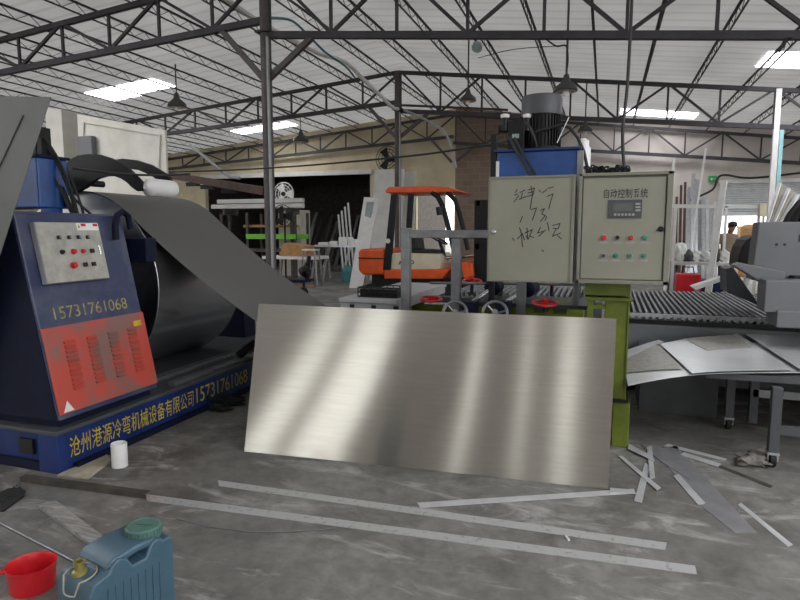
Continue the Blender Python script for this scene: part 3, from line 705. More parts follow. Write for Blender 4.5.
# support post and frame of cabinets + hydraulic power pack
pp = thing('hydraulic_power_pack', 'blue hydraulic tank with upright electric motor above the control cabinets', 'hydraulic unit', (-.5, 4.9, 0))
x0, z1 = PY(497, 150, 4.75).x, PY(497, 150, 4.75).z; x1 = PY(579, 150, 4.75).x; z0 = 1.75
tk = MB().box(x0, x1, 4.75, 5.25, z0, z1 - .02).build('tank', 'blue_light', pp, bevel=.008)
MB().box(x0 - .02, x1 + .02, 4.73, 5.27, z1 - .02, z1).build('tank_lid', 'blue', pp, bevel=.004)
MB().box(x1 - .01, x1 + .035, 4.735, 4.80, .98, z1 - .03).build('post', 'steel_tube', pp, bevel=.003)
MB().box(x0 - .05, x0 - .005, 4.75, 4.80, .98, z1 + .12).build('post', 'black_metal', pp, bevel=.003)
for x in (x0 - .05, x1 - .01): MB().box(x, x + .045, 5.18, 5.23, .98, z0).build('post', 'grey_dark', pp)
MB().box(x0, x1, 4.78, 5.22, z0 - .04, z0).build('shelf_frame', 'grey_dark', pp)
MB().box(x0 - .004, x0 + .02, 4.742, 4.76, z0 + .21, z0 + .33).build('level_gauge', 'white', pp)
cx = PY(541.5, 120, 4.95); zt = PY(541.5, 95.5, 4.95).z; zl = z1; R = .148
mo = MB().lathe([(R * .9, 0), (R * .93, .02), (R * .93, (zt - zl) * .64)], (cx.x, 4.95, zl), (0, 0, 1), 32).build('motor_body', 'black_metal', pp, smooth=True)
mb = MB()
for k in range(36):
    a = k * PI / 18; d = Vector((math.cos(a), math.sin(a), 0)); mb.bar(Vector((cx.x, 4.95, zl + .03)) + d * R * .97, Vector((cx.x, 4.95, zl + (zt - zl) * .64)) + d * R * .97, .006, .02, up=d)
mb.build('cooling_fin', 'black_metal', mo)
MB().lathe([(R * 1.06, 0), (R * 1.06, (zt - zl) * .30), (R * 1.0, (zt - zl) * .345), (R * .7, (zt - zl) * .36)], (cx.x, 4.95, zl + (zt - zl) * .63), (0, 0, 1), 32).build('fan_cowl', 'grey_dark', pp, smooth=True)
a, c = PY(509, 122, 4.85), PY(525, 147, 4.85)
vb = MB().box(a.x, c.x, 4.80, 4.92, zl, a.z).build('valve_block', 'black_metal', pp, bevel=.006)
for px in (505, 527):
    a = PY(px, 118, 4.83); MB().lathe([(.03, 0), (.035, .01), (.035, .025), (.02, .03)], a, (0, 0, 1), 14).build('white_cap', 'roller_white', pp, smooth=True)
    MB().tube((a.x, a.y, a.z - .1), a, .028).build('valve_stem', 'black_metal', pp, smooth=True)
MB().tube(PY(499, 129, 4.84), PY(530, 128, 4.84), .03).build('solenoid_valve', 'black_metal', pp, smooth=True)
rect(512, 134, 519, 138, 4.80, .001, 'rating_plate', 'glass_grey', vb)
for k, (a, mid, b) in enumerate((((510, 138), (518, 155), (530, 176)), ((514, 138), (524, 156), (536, 177)), ((526, 122), (534, 132), (537, 150)))):
    a, mid, b = PY(*a, 4.74), PY(*mid, 4.70), PY(*b, 4.60 if k < 2 else 4.78)
    MB().path([a * (1 - t) ** 2 + mid * 2 * t * (1 - t) + b * t * t for t in [i / 12 for i in range(13)]], .012, 8).build('hydraulic_hose', 'hose', pp, smooth=True)
pts = [PY(x, y, 4.8) for x, y in ((536, 132), (550, 128), (562, 125), (570, 128), (578, 138), (584, 152), (587, 166), (587, 173))]
MB().path(pts, .012, 8).build('hydraulic_hose', 'hose', pp, smooth=True)
MB().tube(PY(557, 143, 4.78), PY(569, 117, 4.78), .006).build('thin_pipe', 'chrome', pp, smooth=True)
a = PY(583, 150, 5.1); mb = MB().lathe([(.06, 0), (.06, .14), (.045, .16), (.045, .2), (.02, .22)], (a.x, 5.1, a.z - .13), (0, 0, 1), 16).build('oil_filter', 'roller_white', pp, smooth=True)
MB().bar((a.x - .1, 5.1, a.z - .14), (a.x + .05, 5.1, a.z - .14), .05, .02).build('filter_bracket', 'grey_dark', pp)
# heap of black chain on the right cabinet
mb = MB(); r = random.Random(3)
xa, xb = PY(588, 172, 4.32).x, PY(632, 172, 4.32).x
for k in range(46):
    x = xa + (xb - xa) * r.random(); y = r.uniform(4.26, 4.42); c = Vector((x, y, rc_top if False else PY(600, 173.5, 4.2).z + .012 + r.random() * .035))
    mb.torus(c, (r.uniform(-1, 1), r.uniform(-1, 1), r.uniform(-.4, 1)), .017, .0055, 10, 5)
tag(mb.build('drive_chain', 'rag', smooth=True), 'heap of dark drive chain lying on top of the switch cabinet', 'chain')

# ------------------------------------------------------------------ punching machine with brush table (right)
pm = thing('punching_machine', 'grey punching machine with slatted brush table and boxy head', 'machine', (1.2, 7.0, 0))
MB().box(.15, 3.2, 6.1, 8.5, .1, .60).build('table_base', 'grey_dark', pm, bevel=.01)
MB().box(.12, 3.25, 6.06, 6.12, .42, .66).build('front_apron', 'grey_machine', pm, bevel=.006)
MB().box(.15, 3.2, 6.12, 8.5, .60, .70).build('table_bed', 'black_metal', pm)
MB().box(.14, 1.75, 6.06, 6.10, .735, .765).build('front_rail', 'grey_light', pm)
for k in range(48):
    x = .19 + k * .055
    MB().bar((x, 6.14, .735), (x + .02, 8.45, .735), .022, .07).build('brush_bar', 'brush_grey', pm)
MB().box(.05, .15, 6.08, 8.5, .1, .72).build('table_side', 'grey_dark', pm)
for k in range(26): MB().box(.2 + k * .062, .23 + k * .062, 6.045, 6.06, .725, .75).build('rail_tooth', 'grey_light', pm)
# left extension behind the cabinets
mb = MB().box(-1.5, 0, 6.3, 7.3, .0, .82).build('rear_bed', 'grey_dark', pm)
for k in range(26):
    MB().bar((-1.5 + k * .058, 6.3, .86), (-1.5 + k * .058, 7.3, .86), .024, .07).build('brush_bar', 'brush_grey', pm)
# head
x0, zt = PY(759, 222, 5.8).x, PY(755, 222, 5.8).z; zb = PY(755, 280, 5.8).z
hd = MB().prism([(x0 - .03, 5.8, zb), (x0, 5.8, zt), (3.2, 5.8, zt), (3.2, 5.8, zb)], (0, .22, 0)).build('head', 'grey_machine', pm, bevel=.01)
for px, py in ((776.5, 244.5), (784.5, 244.5)):
    c = PY(px, py, 5.8); MB().lathe([(.011, 0), (.011, .004)], c, (0, -1, 0), 12).build('hole', 'black', hd)
c = PY(799, 238, 5.8); MB().box(c.x, c.x + .015, 5.795, 5.8, c.z - .03, c.z + .03).build('slot', 'black', hd)
z2 = PY(745, 274, 5.6).z; z3 = PY(780, 291, 5.6).z
MB().prism([PY(735, 266, 5.58), PY(741, 263, 5.58), PY(785, 272, 5.58), PY(785, 283, 5.58), PY(764, 284, 5.58)], (0, .2, 0)).build('carriage_arm', 'grey_machine', pm, bevel=.006)
a, b2, c, d = PY(726, 269, 6.4), PY(733, 267, 6.4), PY(760, 306, 6.4), PY(727, 292, 6.4)
MB().prism([a, b2, c, d], (0, .35, 0)).build('arm_gusset', 'grey_dark', pm, bevel=.005)
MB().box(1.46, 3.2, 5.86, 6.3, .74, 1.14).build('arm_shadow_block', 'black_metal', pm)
x0 = PY(766, 280, 5.3).x; z1 = PY(757, 280, 5.3).z; z0 = PY(760, 312, 5.3).z
MB().box(x0, 3.0, 5.3, 5.55, z0, z1).build('carriage_box', 'grey_machine', pm, bevel=.008)
MB().box(PY(777, 312, 5.28).x, 3.05, 5.27, 5.6, PY(768, 327, 5.28).z, z0 + .02).build('carriage_foot', 'grey_machine', pm, bevel=.008)
MB().box(2.72, 3.0, 5.35, 6.04, 0, .86).build('carriage_column', 'grey_dark', pm)
a = PY(793, 276, 5.7); MB().box(a.x, 3.1, 5.66, 5.8, a.z - .15, a.z).build('bracket_plate', 'black_metal', pm)
# black curved cover left of head and large black ring behind
mb = MB()
prf = [PY(x, y, 6.9) for x, y in ((738, 268), (739, 256), (742, 247), (747, 240), (753, 236), (760, 235), (762, 268))]
tag(mb.prism(prf, (0, .5, 0)).build('machine_hood', 'black_metal', bevel=.02), 'black rounded hood beside the grey machine head', 'cover')
dr = thing('cable_drum', 'big black spoked ring rising behind the grey machine head', 'wheel', (3.3, 9.2, 0))
c = PY(862, 245, 9.2); R = .5 * ((c - PY(779, 245, 9.2)).length + c.x - PY(779, 245, 9.2).x)
for yy in (9.05, 9.35):
    MB().torus((c.x, yy, c.z), (0, 1, 0), R - .05, .045, 40, 8).build('rim', 'black_metal', dr, smooth=True)
mb = MB()
for k in range(10):
    a = k * PI / 5 + .2; d = Vector((math.cos(a), 0, math.sin(a))); mb.tube((c.x, 9.2, c.z), Vector((c.x, 9.2, c.z)) + d * (R - .05), .012, 6)
mb.build('spoke', 'steel_tube', dr)
MB().lathe([(R - .08, -.15), (R - .02, -.15), (R - .02, .15), (R - .08, .15), (R - .08, -.15)], (c.x, 9.2, c.z), (0, 1, 0), 40).build('drum_shell', 'rubber', dr, smooth=True)
MB().bar((c.x, 9.0, 0), (c.x, 9.0, c.z), .1).build('stand', 'grey_dark', dr)
MB().tube((c.x, 8.95, c.z), (c.x, 9.4, c.z), .05).build('hub', 'grey_dark', dr)

# ------------------------------------------------------------------ table with cut sheets
tb = thing('work_table', 'low grey steel table under the cut metal sheets', 'table', (1.2, 5.0, 0))
TZ = .585
MB().box(.70, 2.6, 4.52, 5.9, TZ - .05, TZ - .008).build('frame', 'grey_dark', tb)
for x, y in ((1.10, 4.40), (2.5, 4.40), (1.14, 5.18), (2.5, 5.8), (.97, 5.14)):
    l = MB().box(x - .03, x + .03, y - .03, y + .03, .10 if y < 5 else .06, TZ - .05).build('leg', 'grey_dark', tb, bevel=.003)
    if y < 5.16:
        MB().lathe([(.045, -.018), (.05, -.014), (.05, .014), (.045, .018)], (x, y, .05), (1, 0, 0), 18).build('caster_wheel', 'rubber', l, smooth=True)
        MB().box(x - .035, x + .035, y - .035, y + .035, .085, .10).box(x - .032, x - .022, y - .02, y + .02, .04, .09).box(x + .022, x + .032, y - .02, y + .02, .04, .09).build('caster_fork', 'grey_light', l)
MB().box(1.13, 2.5, 4.385, 4.42, .22, .28).build('cross_rail', 'grey_dark', tb)
MB().box(1.13, 2.5, 5.15, 5.20, .27, .33).build('cross_rail', 'grey_light', tb)
def ztop(x, y): return TZ - (0.10 * max(0, (.85 - x) / .75) ** 2) - .0 + .012 * math.sin(1.3 * x)
def lay(quad, lift, nm, m, label, group='cut sheets on the low table', th=.002, nu=14, nv=10):
    q = []
    for px, py in quad:
        z = TZ
        for _ in range(12): g = G(px, py, z); z = ztop(g.x, g.y) + lift
        q.append(g)
    def f(u, v):
        p = q[0].lerp(q[1], u).lerp(q[3].lerp(q[2], u), v); return (p.x, p.y, ztop(p.x, p.y) + lift)
    return tag(MB().grid(f, nu, nv, (0, 0, th)).build(nm, m, uv=((1, 0, 0), (0, 1, 0)), smooth=True), label, 'metal sheet', group)
lay([(628, 386), (830, 373), (850, 345), (622, 351)], 0, 'metal_sheet', 'sheet_flat', 'widest bottom sheet, bowed, drooping past the low table edge')
lay([(618, 374), (682, 369), (660, 346), (618, 352)], .008, 'metal_sheet', 'sheet_spotted', 'spotted dull offcut sheet nearest the green machine post')
lay([(612, 366), (664, 342), (659, 340), (606, 358)], .0115, 'metal_strip', 'strip_metal', 'narrow strip lying across the spotted sheet on the low table', 'metal strips')
lay([(692, 373.5), (794, 370), (738, 334), (660, 344)], .016, 'metal_sheet', 'sheet_flat', 'bright sheet with one clipped corner in the middle of the low table')
lay([(707, 350.5), (752, 347.5), (733, 334.5), (684, 339)], .0195, 'metal_sheet', 'sheet_spotted', 'small greyish offcut on the bright clipped sheet')
lay([(801, 370), (860, 362), (830, 334), (745, 334)], .022, 'metal_sheet', 'sheet_flat', 'bright sheet at the outer end of the low table')
bx = MB().box(.33, .935, 5.42, 6.0, 0, .52).build('steel_bin', 'grey_dark', bevel=.004)
tag(bx, 'dark plain steel bin under the low table, by the green post', 'bin')
# grey rags near the caster
tag(MB().blob(G(752, 465) + Vector((0, 0, .03)), (.10, .07, .04), 5, .35, 3).blob(G(762, 458) + Vector((0, 0, .025)), (.08, .06, .035), 8, .35, 3).build('rag', 'rag_grey', smooth=True), 'crumpled grey rag on the floor beside the table caster', 'rag')

# ------------------------------------------------------------------ floor strips
def strip(quad, label, m='strip_metal', th=.0025, lift=0.0, group='metal strips', cat='metal strip', nm='metal_strip'):
    return tag(MB().quad([G(px, py, lift) for px, py in quad], th).build(nm, m), label, cat, group)
strip([(218, 480.5), (219, 486), (665, 550), (667, 543)], 'upper of two long strips lying parallel in front of the leaning sheet', 'strip_dirty')
strip([(146, 494.5), (147, 501), (697, 574.5), (695, 566)], 'lower, longest of the parallel strips in front of the leaning sheet', 'strip_dirty')
strip([(417, 503), (420, 508), (635, 493.5), (634, 489)], 'short strip slanting from the long strips to the sheet corner', lift=.0025)
strip([(700, 505), (735, 533), (757, 533), (676, 446), (654, 450)], 'widest strip pointing forward out of the scrap pile', 'strip_dull')
strip([(660, 461), (690, 480), (692, 478), (660, 446), (640, 444)], 'short broad strip at the back of the scrap pile', 'strip_dull', lift=.003)
strip([(673, 476), (698, 505), (705, 503), (679, 474.5)], 'stubby strip poking forward beside the widest strip', lift=.003)
strip([(618, 456), (657, 490.5), (661, 488), (622, 456)], 'thin strip crossing over an upright one by the sheet corner', lift=.006)
strip([(634, 501), (642, 503), (650, 466), (645, 463)], 'strip lying under the thin crossing one by the sheet corner', lift=.003)
strip([(647, 447), (650, 479), (655, 478), (652, 446)], 'small upright looking strip at the near end of the pile', lift=.009)
strip([(664, 446), (725, 461), (727, 459), (668, 444)], 'farthest slim strip of the scrap pile, toward the table', lift=.0)
strip([(680, 455), (718, 467), (721, 464), (684, 452.5)], 'short wide strip just before the farthest slim strip', lift=.003)
strip([(738, 505), (788, 547), (793, 545), (741, 503)], 'lone thin strip ending nearest the lower corner, beside the widest strip')
strip([(718, 467), (770, 488), (773, 486), (722, 466)], 'dull thin strip lying toward the table caster', 'rust_bar')
strip([(628, 449), (655, 462), (652, 456), (629, 444)], 'bright triangular offcut at the green post foot', lift=.012)
strip([(610, 488), (634, 490), (636, 494), (610, 493)], 'little offcut at the lower corner of the leaning sheet', lift=.006)
# angle iron, plank, rod, pads
a, b = G(20, 482), G(145, 499); d = (b - a).normalized(); nrm = Vector((-d.y, d.x, 0))
mb = MB().prism([a, b, b + Vector((0, 0, .028)), a + Vector((0, 0, .028))], nrm * .005).prism([a + Vector((0, 0, .028)), b + Vector((0, 0, .028)), b + Vector((0, 0, .028)) + nrm * .045, a + Vector((0, 0, .028)) + nrm * .045], (0, 0, .005))
tag(mb.build('angle_iron', 'rust_bar'), 'dark rusty angle iron on the floor, in line with the longest strip', 'steel bar')
tag(MB().quad([G(38, 508), G(98, 553), G(112, 546), G(56, 504)], .022).build('wood_plank', 'wood_grey', bevel=.002), 'weathered grey plank on the floor behind the teal jerrycan', 'plank')
tag(MB().tube(G(-6, 520, .006), G(74, 561, .006), .006).build('steel_rod', 'steel_tube', smooth=True), 'thin bare steel rod on the floor above the red dipper', 'rod')
mb = MB(); q = [G(x, y) for x, y in ((-8, 512), (4, 512), (24, 497), (25.5, 492), (20, 489), (8, 490), (-8, 497))]
mb.prism(q, (0, 0, .012)); pad = tag(mb.build('rubber_mat', 'rubber', bevel=.003), 'small black dimpled rubber mat at the floor edge', 'mat')
mb = MB()
for i in range(9):
    for j in range(4):
        p = G(-4 + i * 3.0, 508 - i * 1.55 - j * 3.2); mb.lathe([(.008, 0), (.005, .004)], (p.x, p.y, .012), (0, 0, 1), 8)
mb.build('mat_stud', 'rubber', pad)
strip([(57, 477), (88, 479.5), (111, 462), (107, 455), (62, 474)], 'pale scrap board sticking out under the decoiler base', 'wood_pale', .012, 0.0, None, 'board', 'scrap_board')
strip([(131, 441), (138, 438.5), (140, 440.5), (133, 443.5)], 'scrap of white paper beside the white can', 'white', .001, 0, None, 'paper', 'paper_scrap')
can = thing('paint_can', 'small white open can standing by the blue decoiler base', 'can', G(120, 466))
c = G(120, 466); r = .05
MB().lathe([(r - .004, .004), (r - .004, .155), (r - .002, .158), (r, .155), (r, 0), (r - .01, 0)], c, (0, 0, 1), 28).build('shell', 'white', can, smooth=True)
MB().lathe([(r - .006, .10), (r - .006, .104)], c, (0, 0, 1), 24).build('contents', 'black', can)
mb = MB()
for k, (px, py, rx, ry, rz) in enumerate(((203, 405, .09, .08, .10), (216, 402, .11, .1, .05), (228, 405, .12, .08, .035), (219, 411, .1, .05, .03), (238, 402, .06, .05, .03))):
    mb.blob(G(px, py) + Vector((0, 0, rz * .8)), (rx, ry, rz), k + 20, .4, 3)
tag(mb.build('rag', 'rag', smooth=True), 'crumpled black rag on the floor against the decoiler base', 'rag')
tag(MB().tube(G(569, 540, .006), G(566, 536, .006), .006, 8).build('cigarette_butt', 'white'), 'tiny pale cigarette butt on the floor below the long strips', 'litter')
def wire(px, z=.004, r=.004): return [G(x, y, z) for x, y in px]
tag(MB().path(wire([(176, 518), (210, 527), (250, 532), (290, 532), (320, 530), (335, 528)]), .003, 6).build('thin_wire', 'steel_tube'), 'thin curved wire on the floor below the longest strip', 'wire')

# ------------------------------------------------------------------ red dipper
b = G(33, 587); di = thing('dipper', 'red plastic water dipper on the floor beside the teal jerrycan', 'dipper', b)
D = (G(28, 586) - Vector((0, 0, H))).length
n0 = b
MB().lathe([(.083, .002), (.086, 0), (.096, .10), (.100, .112), (.096, .112), (.091, .10), (.080, .006), (0, .006)], b, (0, 0, 1), 32).build('cup', 'red_plastic', di, smooth=True)
hdir = (G(-25, 572, .1) - G(30, 562, .1)).normalized()
MB().bar(b + hdir * .09 + Vector((0, 0, .095)), b + hdir * .26 + Vector((0, 0, .105)), .028, .016).build('handle', 'red_plastic', di, bevel=.005)

# ------------------------------------------------------------------ teal jerrycan
jl = math.atan2(1.826 - 1.495, -1.579 + 1.653)
ctr = (G(92, 676) + G(173, 626) + G(50, 650)) / 3
near, far, lft = G(94, 674), G(177, 620), G(54, 646)
ux = (far - near); Ln = ux.length; ux.normalize(); uy = Vector((-ux.y, ux.x, 0)); Wd = .205
jo = near
jc = thing('jerrycan', 'teal plastic jerrycan with a green screw cap in the front corner', 'jerrycan', jo + ux * Ln / 2 + uy * Wd / 2)
def J(a, b, z): return jo + ux * a + uy * b + Vector((0, 0, z * .93))
HT = .40
Ln2 = Ln
# body: side profile along length, handle hole as a dip between two humps
prf = [(0, .0), (0, .30), (.02, .345), (.05, .352), (.075, .356), (.09, .385), (.115, .40), (.15, .385), (.17, .345), (.225, .345), (.245, .39), (.27, .405), (.29, .40), (.30, .385), (Ln - .012, .388), (Ln, .37), (Ln, 0)]
k = Ln / .345
prf = [(min(a * (Ln / .345), Ln) if a < Ln else Ln, z) for a, z in prf]
MB().prism([J(a, 0, z) for a, z in prf], uy * Wd).build('body', 'can_teal', jc, bevel=.03, smooth=True, seg=5)
# carry handle bridging the dip
a0h, a1h = .12 * k, .27 * k
MB().prism([J(a0h - .05, Wd * .05, .372), J(a0h - .02, Wd * .05, .402), J((a0h + a1h) / 2, Wd * .05, .412), J(a1h + .0, Wd * .05, .410), J(a1h + .04, Wd * .05, .385), J(a1h - .002, Wd * .05, .378), J((a0h + a1h) / 2, Wd * .05, .380), J(a0h - .0, Wd * .05, .366)], uy * Wd * .9).build('carry_handle', 'can_teal', jc, bevel=.010, smooth=True, seg=3)
cc = J(Ln - .068, Wd * .42, .386)
cap = MB().lathe([(.062, 0), (.062, .012), (.066, .014), (.066, .045), (.060, .05), (.056, .046), (0, .046)], cc, (0, 0, 1), 32).build('screw_cap', 'cap_green', jc, smooth=True)
mb = MB()
for t in range(30):
    a = t * PI / 15; mb.bar(cc + Vector((math.cos(a) * .0665, math.sin(a) * .0665, .018)), cc + Vector((math.cos(a) * .0665, math.sin(a) * .0665, .042)), .004)
mb.bar(cc + Vector((-.03, 0, .049)), cc + Vector((.03, .01, .049)), .008, .004)
mb.build('cap_ridges', 'cap_green', cap)
nc = J(.035, Wd * .55, .345)
MB().lathe([(.028, 0), (.026, .012), (.017, .018), (.017, .04), (.021, .042), (.021, .048), (.013, .048), (.013, .03)], nc, (0, 0, 1), 20).build('spout_neck', 'spout', jc, smooth=True)
pts = [J(.03 + .045 * math.cos(t) * 1.2, Wd * .5 + .06 * math.sin(t), .353 + .01 * math.cos(t) - (.05 if math.cos(t) < -.6 else 0)) for t in [i * 2 * PI / 20 for i in range(20)]]
MB().path(pts, .003, 6, True).build('spout_tie', 'wood_pale', jc, smooth=True)
for kx in range(8):
    a = .07 + kx * .03
    if a < Ln - .04: MB().bar(J(a, -.001, .05), J(a, -.001, .30), .006, .004, up=uy).build('body_rib', 'can_teal', jc)

# ------------------------------------------------------------------ near grey sheet held at the left edge and boards behind
YS = 2.7
q = [PY(51, 97, YS), PY(-3, 264, YS)]
dirv = (q[1] - q[0]).normalized(); side = Vector((-dirv.z, 0, dirv.x))
if side.x > 0: side = -side
top_d = (PY(0, 96, YS) - PY(51, 97, YS)).normalized()
e = q[0] + dirv * ((q[0].z - .0) / -dirv.z)
fl = MB().prism([q[0], q[0] + top_d * 1.25, Vector(((q[0] + top_d * 1.25).x + dirv.x * (q[0].z / -dirv.z), YS, .0)), e], (0, .003, 0))
ns = tag(fl.build('metal_sheet', 'galv_dark'), 'dull grey folded sheet standing close at the upper corner before the decoiler', 'metal sheet')
a, b = PY(23, 115, YS - .003), PY(0, 165, YS - .003)
MB().bar(a, a + (b - a) * 2.2, .006, .006).build('fold_line', 'grey_dark', ns)
def board(q4, Y, nm, m, label, cat, group=None, lean=0.0, frame=None):
    t = [PY(x, y, Y) for x, y in q4]
    mb = MB().prism(t, (0, .03, 0)); o = tag(mb.build(nm, m, bevel=.003), label, cat, group)
    return o
tl, tr = PY(77, 114, 7.2), PY(165, 130, 7.2)
o = tag(MB().prism([tl, tr, Vector((tr.x - .02, 7.2, 0)), Vector((tl.x - .05, 7.2, 0))], (0, .04, 0)).build('board', 'cream_board', bevel=.004), 'large cream board standing behind the coil press arms', 'board')
MB().bar(PY(84, 122, 7.19), PY(160, 135, 7.19), .03, .02).bar(PY(160, 135, 7.19), PY(157, 200, 7.19), .03, .02).bar(PY(84, 122, 7.19), PY(80, 190, 7.19), .03, .02).build('batten', 'cream_board', o)
a, b = PY(80, 137, 7.15), PY(95, 160, 7.15)
MB().box(a.x, b.x, 7.10, 7.19, b.z, a.z).build('switch_box', 'grey_machine', o)
tl, tr = PY(45, 108, 8.0), PY(61, 109, 8.0)
tag(MB().prism([tl, tr, Vector((tr.x, 8.0, 0)), Vector((tl.x, 8.0, 0))], (0, .5, 0)).build('tall_cabinet', 'cream_board', bevel=.004), 'narrow tall cream cabinet behind the decoiler motor', 'cabinet')
# window bars of the open side far left
lw = MB()
for k in range(7): lw.box(-20.85, -20.8, 10, 20, 2.7 + k * .3, 2.74 + k * .3)
for k in range(6): lw.box(-20.86, -20.8, 10 + k * 2, 10.06 + k * 2, 2.6, 4.5)
struct(lw.build('window_9', 'truss', origin=(0, 0, 0)), 'barred side opening under the eave', 'window')

# ------------------------------------------------------------------ forklift
fk = thing('forklift', 'orange forklift with cream engine cover and black mast', 'forklift', (-3.3, 11.3, 0))
Yn, Yf = 10.8, 11.9; w = Yf - Yn
def side_poly(pts, y0=Yn, th=w): return MB().prism([PY(x, y, y0) for x, y in pts], (0, th, 0))
cw = side_poly([(358, 252), (360, 249), (384, 249), (384, 275), (362, 275), (358, 270)]).build('counterweight', 'orange', fk, bevel=.04, seg=3)
MB().bar(PY(358.5, 258, Yn - .01), PY(384, 258.5, Yn - .01), .02).build('seam', 'black', cw)
side_poly([(384, 270), (450, 269), (442, 279), (384, 279)]).build('chassis', 'orange', fk, bevel=.02)
side_poly([(460, 262), (472, 263), (473, 277), (464, 279)]).build('front_fender', 'orange', fk, bevel=.02)
hood = side_poly([(390, 256), (392, 253), (437, 254), (442, 262), (440, 270), (390, 270)], Yn + .05, w - .1).build('engine_cover', 'cream', fk, bevel=.03, seg=3)
pz = PY(398.5, 264.5, Yn + .045); text('A', .10, (pz.x, Yn + .05, pz.z), (1, 0, 0), (0, 0, 1), 'brown_steel', hood, 'side_letter', th=.006, bold=.004)
pz = PY(410, 264, Yn + .045); text('O', .10, (pz.x, Yn + .05, pz.z), (1, 0, 0), (0, 0, 1), 'ink', hood, 'side_letter', th=.006, bold=.004)
side_poly([(407, 254), (440, 254), (436, 250), (410, 249)], Yn + .25, .5).build('seat', 'black', fk, bevel=.03)
side_poly([(408, 250), (418, 250), (416, 235), (411, 235)], Yn + .25, .5).build('seat_back', 'black', fk, bevel=.03)
for yy in (Yn, Yf - .08):
    side_poly([(383, 270), (390, 270), (396, 194), (391, 194)], yy, .08).build('rear_post', 'black_metal', fk)
    side_poly([(406, 228), (411, 228), (413, 194), (408, 194)], yy, .06).build('guard_brace', 'black_metal', fk)
    pts = [PY(x, y, yy + .04) for x, y in ((432, 192), (438, 197), (443, 207), (447, 222), (451, 238), (457, 262))]
    MB().path(pts, .05, 8).build('front_post', 'black_metal', fk, smooth=True)
    pts = [PY(x, y, yy + .04) for x, y in ((447, 192), (455, 200), (459, 212), (463, 228), (468, 250))]
    MB().path(pts, .045, 8).build('front_post', 'black_metal', fk, smooth=True)
rf = side_poly([(385, 191), (388, 187), (430, 186), (448, 187), (459, 191), (456, 192), (386, 193)]).build('overhead_guard', 'orange', fk, bevel=.015)
c = PY(388, 241, Yn - .01); MB().lathe([(.045, 0), (.045, .01)], c, (0, -1, 0), 16).build('round_sticker', 'white', fk)
for (a, b2) in (((474, 200), (486, 278)),):
    p, q = PY(*a, Yn + .1), PY(*b2, Yn + .1)
    for yy in (Yn + .15, Yf - .25): MB().box(p.x, q.x, yy, yy + .1, .15, p.z).build('mast_rail', 'black_metal', fk, bevel=.01)
    for z in (.5, 1.2, p.z - .1): MB().box(p.x + .03, p.x + .1, Yn + .15, Yf - .15, z, z + .1).build('mast_crossbar', 'black_metal', fk)
    for z in (.12, .5): MB().box(q.x, q.x + .06, Yn + .05, Yf - .05, z, z + .1).build('fork_carriage', 'black_metal', fk)
    for yy in (Yn + .25, Yf - .37): MB().box(q.x + .06, q.x + .95, yy, yy + .12, .06, .1).build('fork', 'black_metal', fk)
MB().tube(PY(446, 258, Yn + .4), PY(480, 255, Yn + .4), .035).build('tilt_cylinder', 'chrome', fk, smooth=True)
MB().torus(PY(439, 240, Yn + .5), (.5, 0, 1), .17, .018, 24, 6).build('steering_wheel', 'black', fk, smooth=True)
MB().tube(PY(439, 240, Yn + .5), PY(447, 262, Yn + .5), .03).build('steering_column', 'black', fk)
for px, rr in ((371, .26), (455, .31)):
    c = PY(px, 290, Yn)
    for yy in (Yn + .02, Yf - .2):
        wl = MB().lathe([(rr * .5, 0), (rr * .9, 0), (rr, .03), (rr, .15), (rr * .9, .18), (rr * .5, .18)], (c.x, yy, rr), (0, 1, 0), 28).build('tyre', 'rubber', fk, smooth=True)
        MB().lathe([(rr * .5, .02), (rr * .15, .05), (rr * .15, .16)], (c.x, yy, rr), (0, 1, 0), 20).build('wheel_hub', 'orange', wl, smooth=True)
a = PY(358, 275, Yn); b2 = PY(442, 275, Yn)
MB().box(a.x + .25, b2.x, Yn + .1, Yf - .1, .25, a.z).build('underbody', 'black_metal', fk)
MB().tube(PY(439, 207, Yn - .05), PY(440, 215, Yn - .05), .06).build('work_light', 'black', fk, smooth=True)

# ------------------------------------------------------------------ boards and clutter behind, left of the forklift
def leaner(px0, px1, ptop, Yb, lean, thick, nm, m, label, cat, group, tilt=0.0):
    a, b = PY(px0, 230, Yb), PY(px1, 230, Yb); zt = PY(px0, ptop, Yb + lean).z
    return tag(MB().prism([(a.x, Yb, 0), (b.x, Yb, 0), (b.x + tilt, Yb + lean, zt), (a.x + tilt, Yb + lean, zt)], (0, thick, 0)).build(nm, m, bevel=.003), label, cat, group)
wp = tag(MB().prism([G(349, 288), G(362, 288), PY(379, 198, 16.2), PY(364, 197, 16.2)], (0, .05, 0)).build('door_panel', 'white', bevel=.004), 'white framed door panel leaning beside the forklift', 'panel')
MB().prism([PY(355.5, 280, 15.2), PY(360, 280, 15.2), PY(374, 202, 16.1), PY(367, 202, 16.1)], (0, -.02, 0)).build('inset_panel', 'glass_grey', wp)
leaner(369, 399, 170, 17.3, .5, .04, 'board', 'white_board', 'tall streaky white board standing behind the forklift roof', 'board', None)
leaner(399, 412, 172, 17.9, .4, .04, 'board', 'white_board', 'pale board leaning by the bright rear doorway', 'board', None)
for k in range(9):
    px = 300 + k * 5.4; pt = 212 + (k * 7 % 5) * 3
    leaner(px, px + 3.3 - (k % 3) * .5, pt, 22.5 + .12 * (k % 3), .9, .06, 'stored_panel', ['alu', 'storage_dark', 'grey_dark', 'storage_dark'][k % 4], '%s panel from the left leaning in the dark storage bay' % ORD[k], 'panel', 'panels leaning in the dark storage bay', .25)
for k in range(4):
    a, b = PY(354 - k * 3.6, 241, 18.6), PY(348 - k * 3.2, 203 + k * 4, 19.6)
    tag(MB().bar((a.x, 18.6, 0), b, .06).build('metal_profile', 'alu_pale'), '%s aluminium profile leaning at the storage opening edge' % ORD[k], 'metal profile', 'profiles leaning at the storage opening')
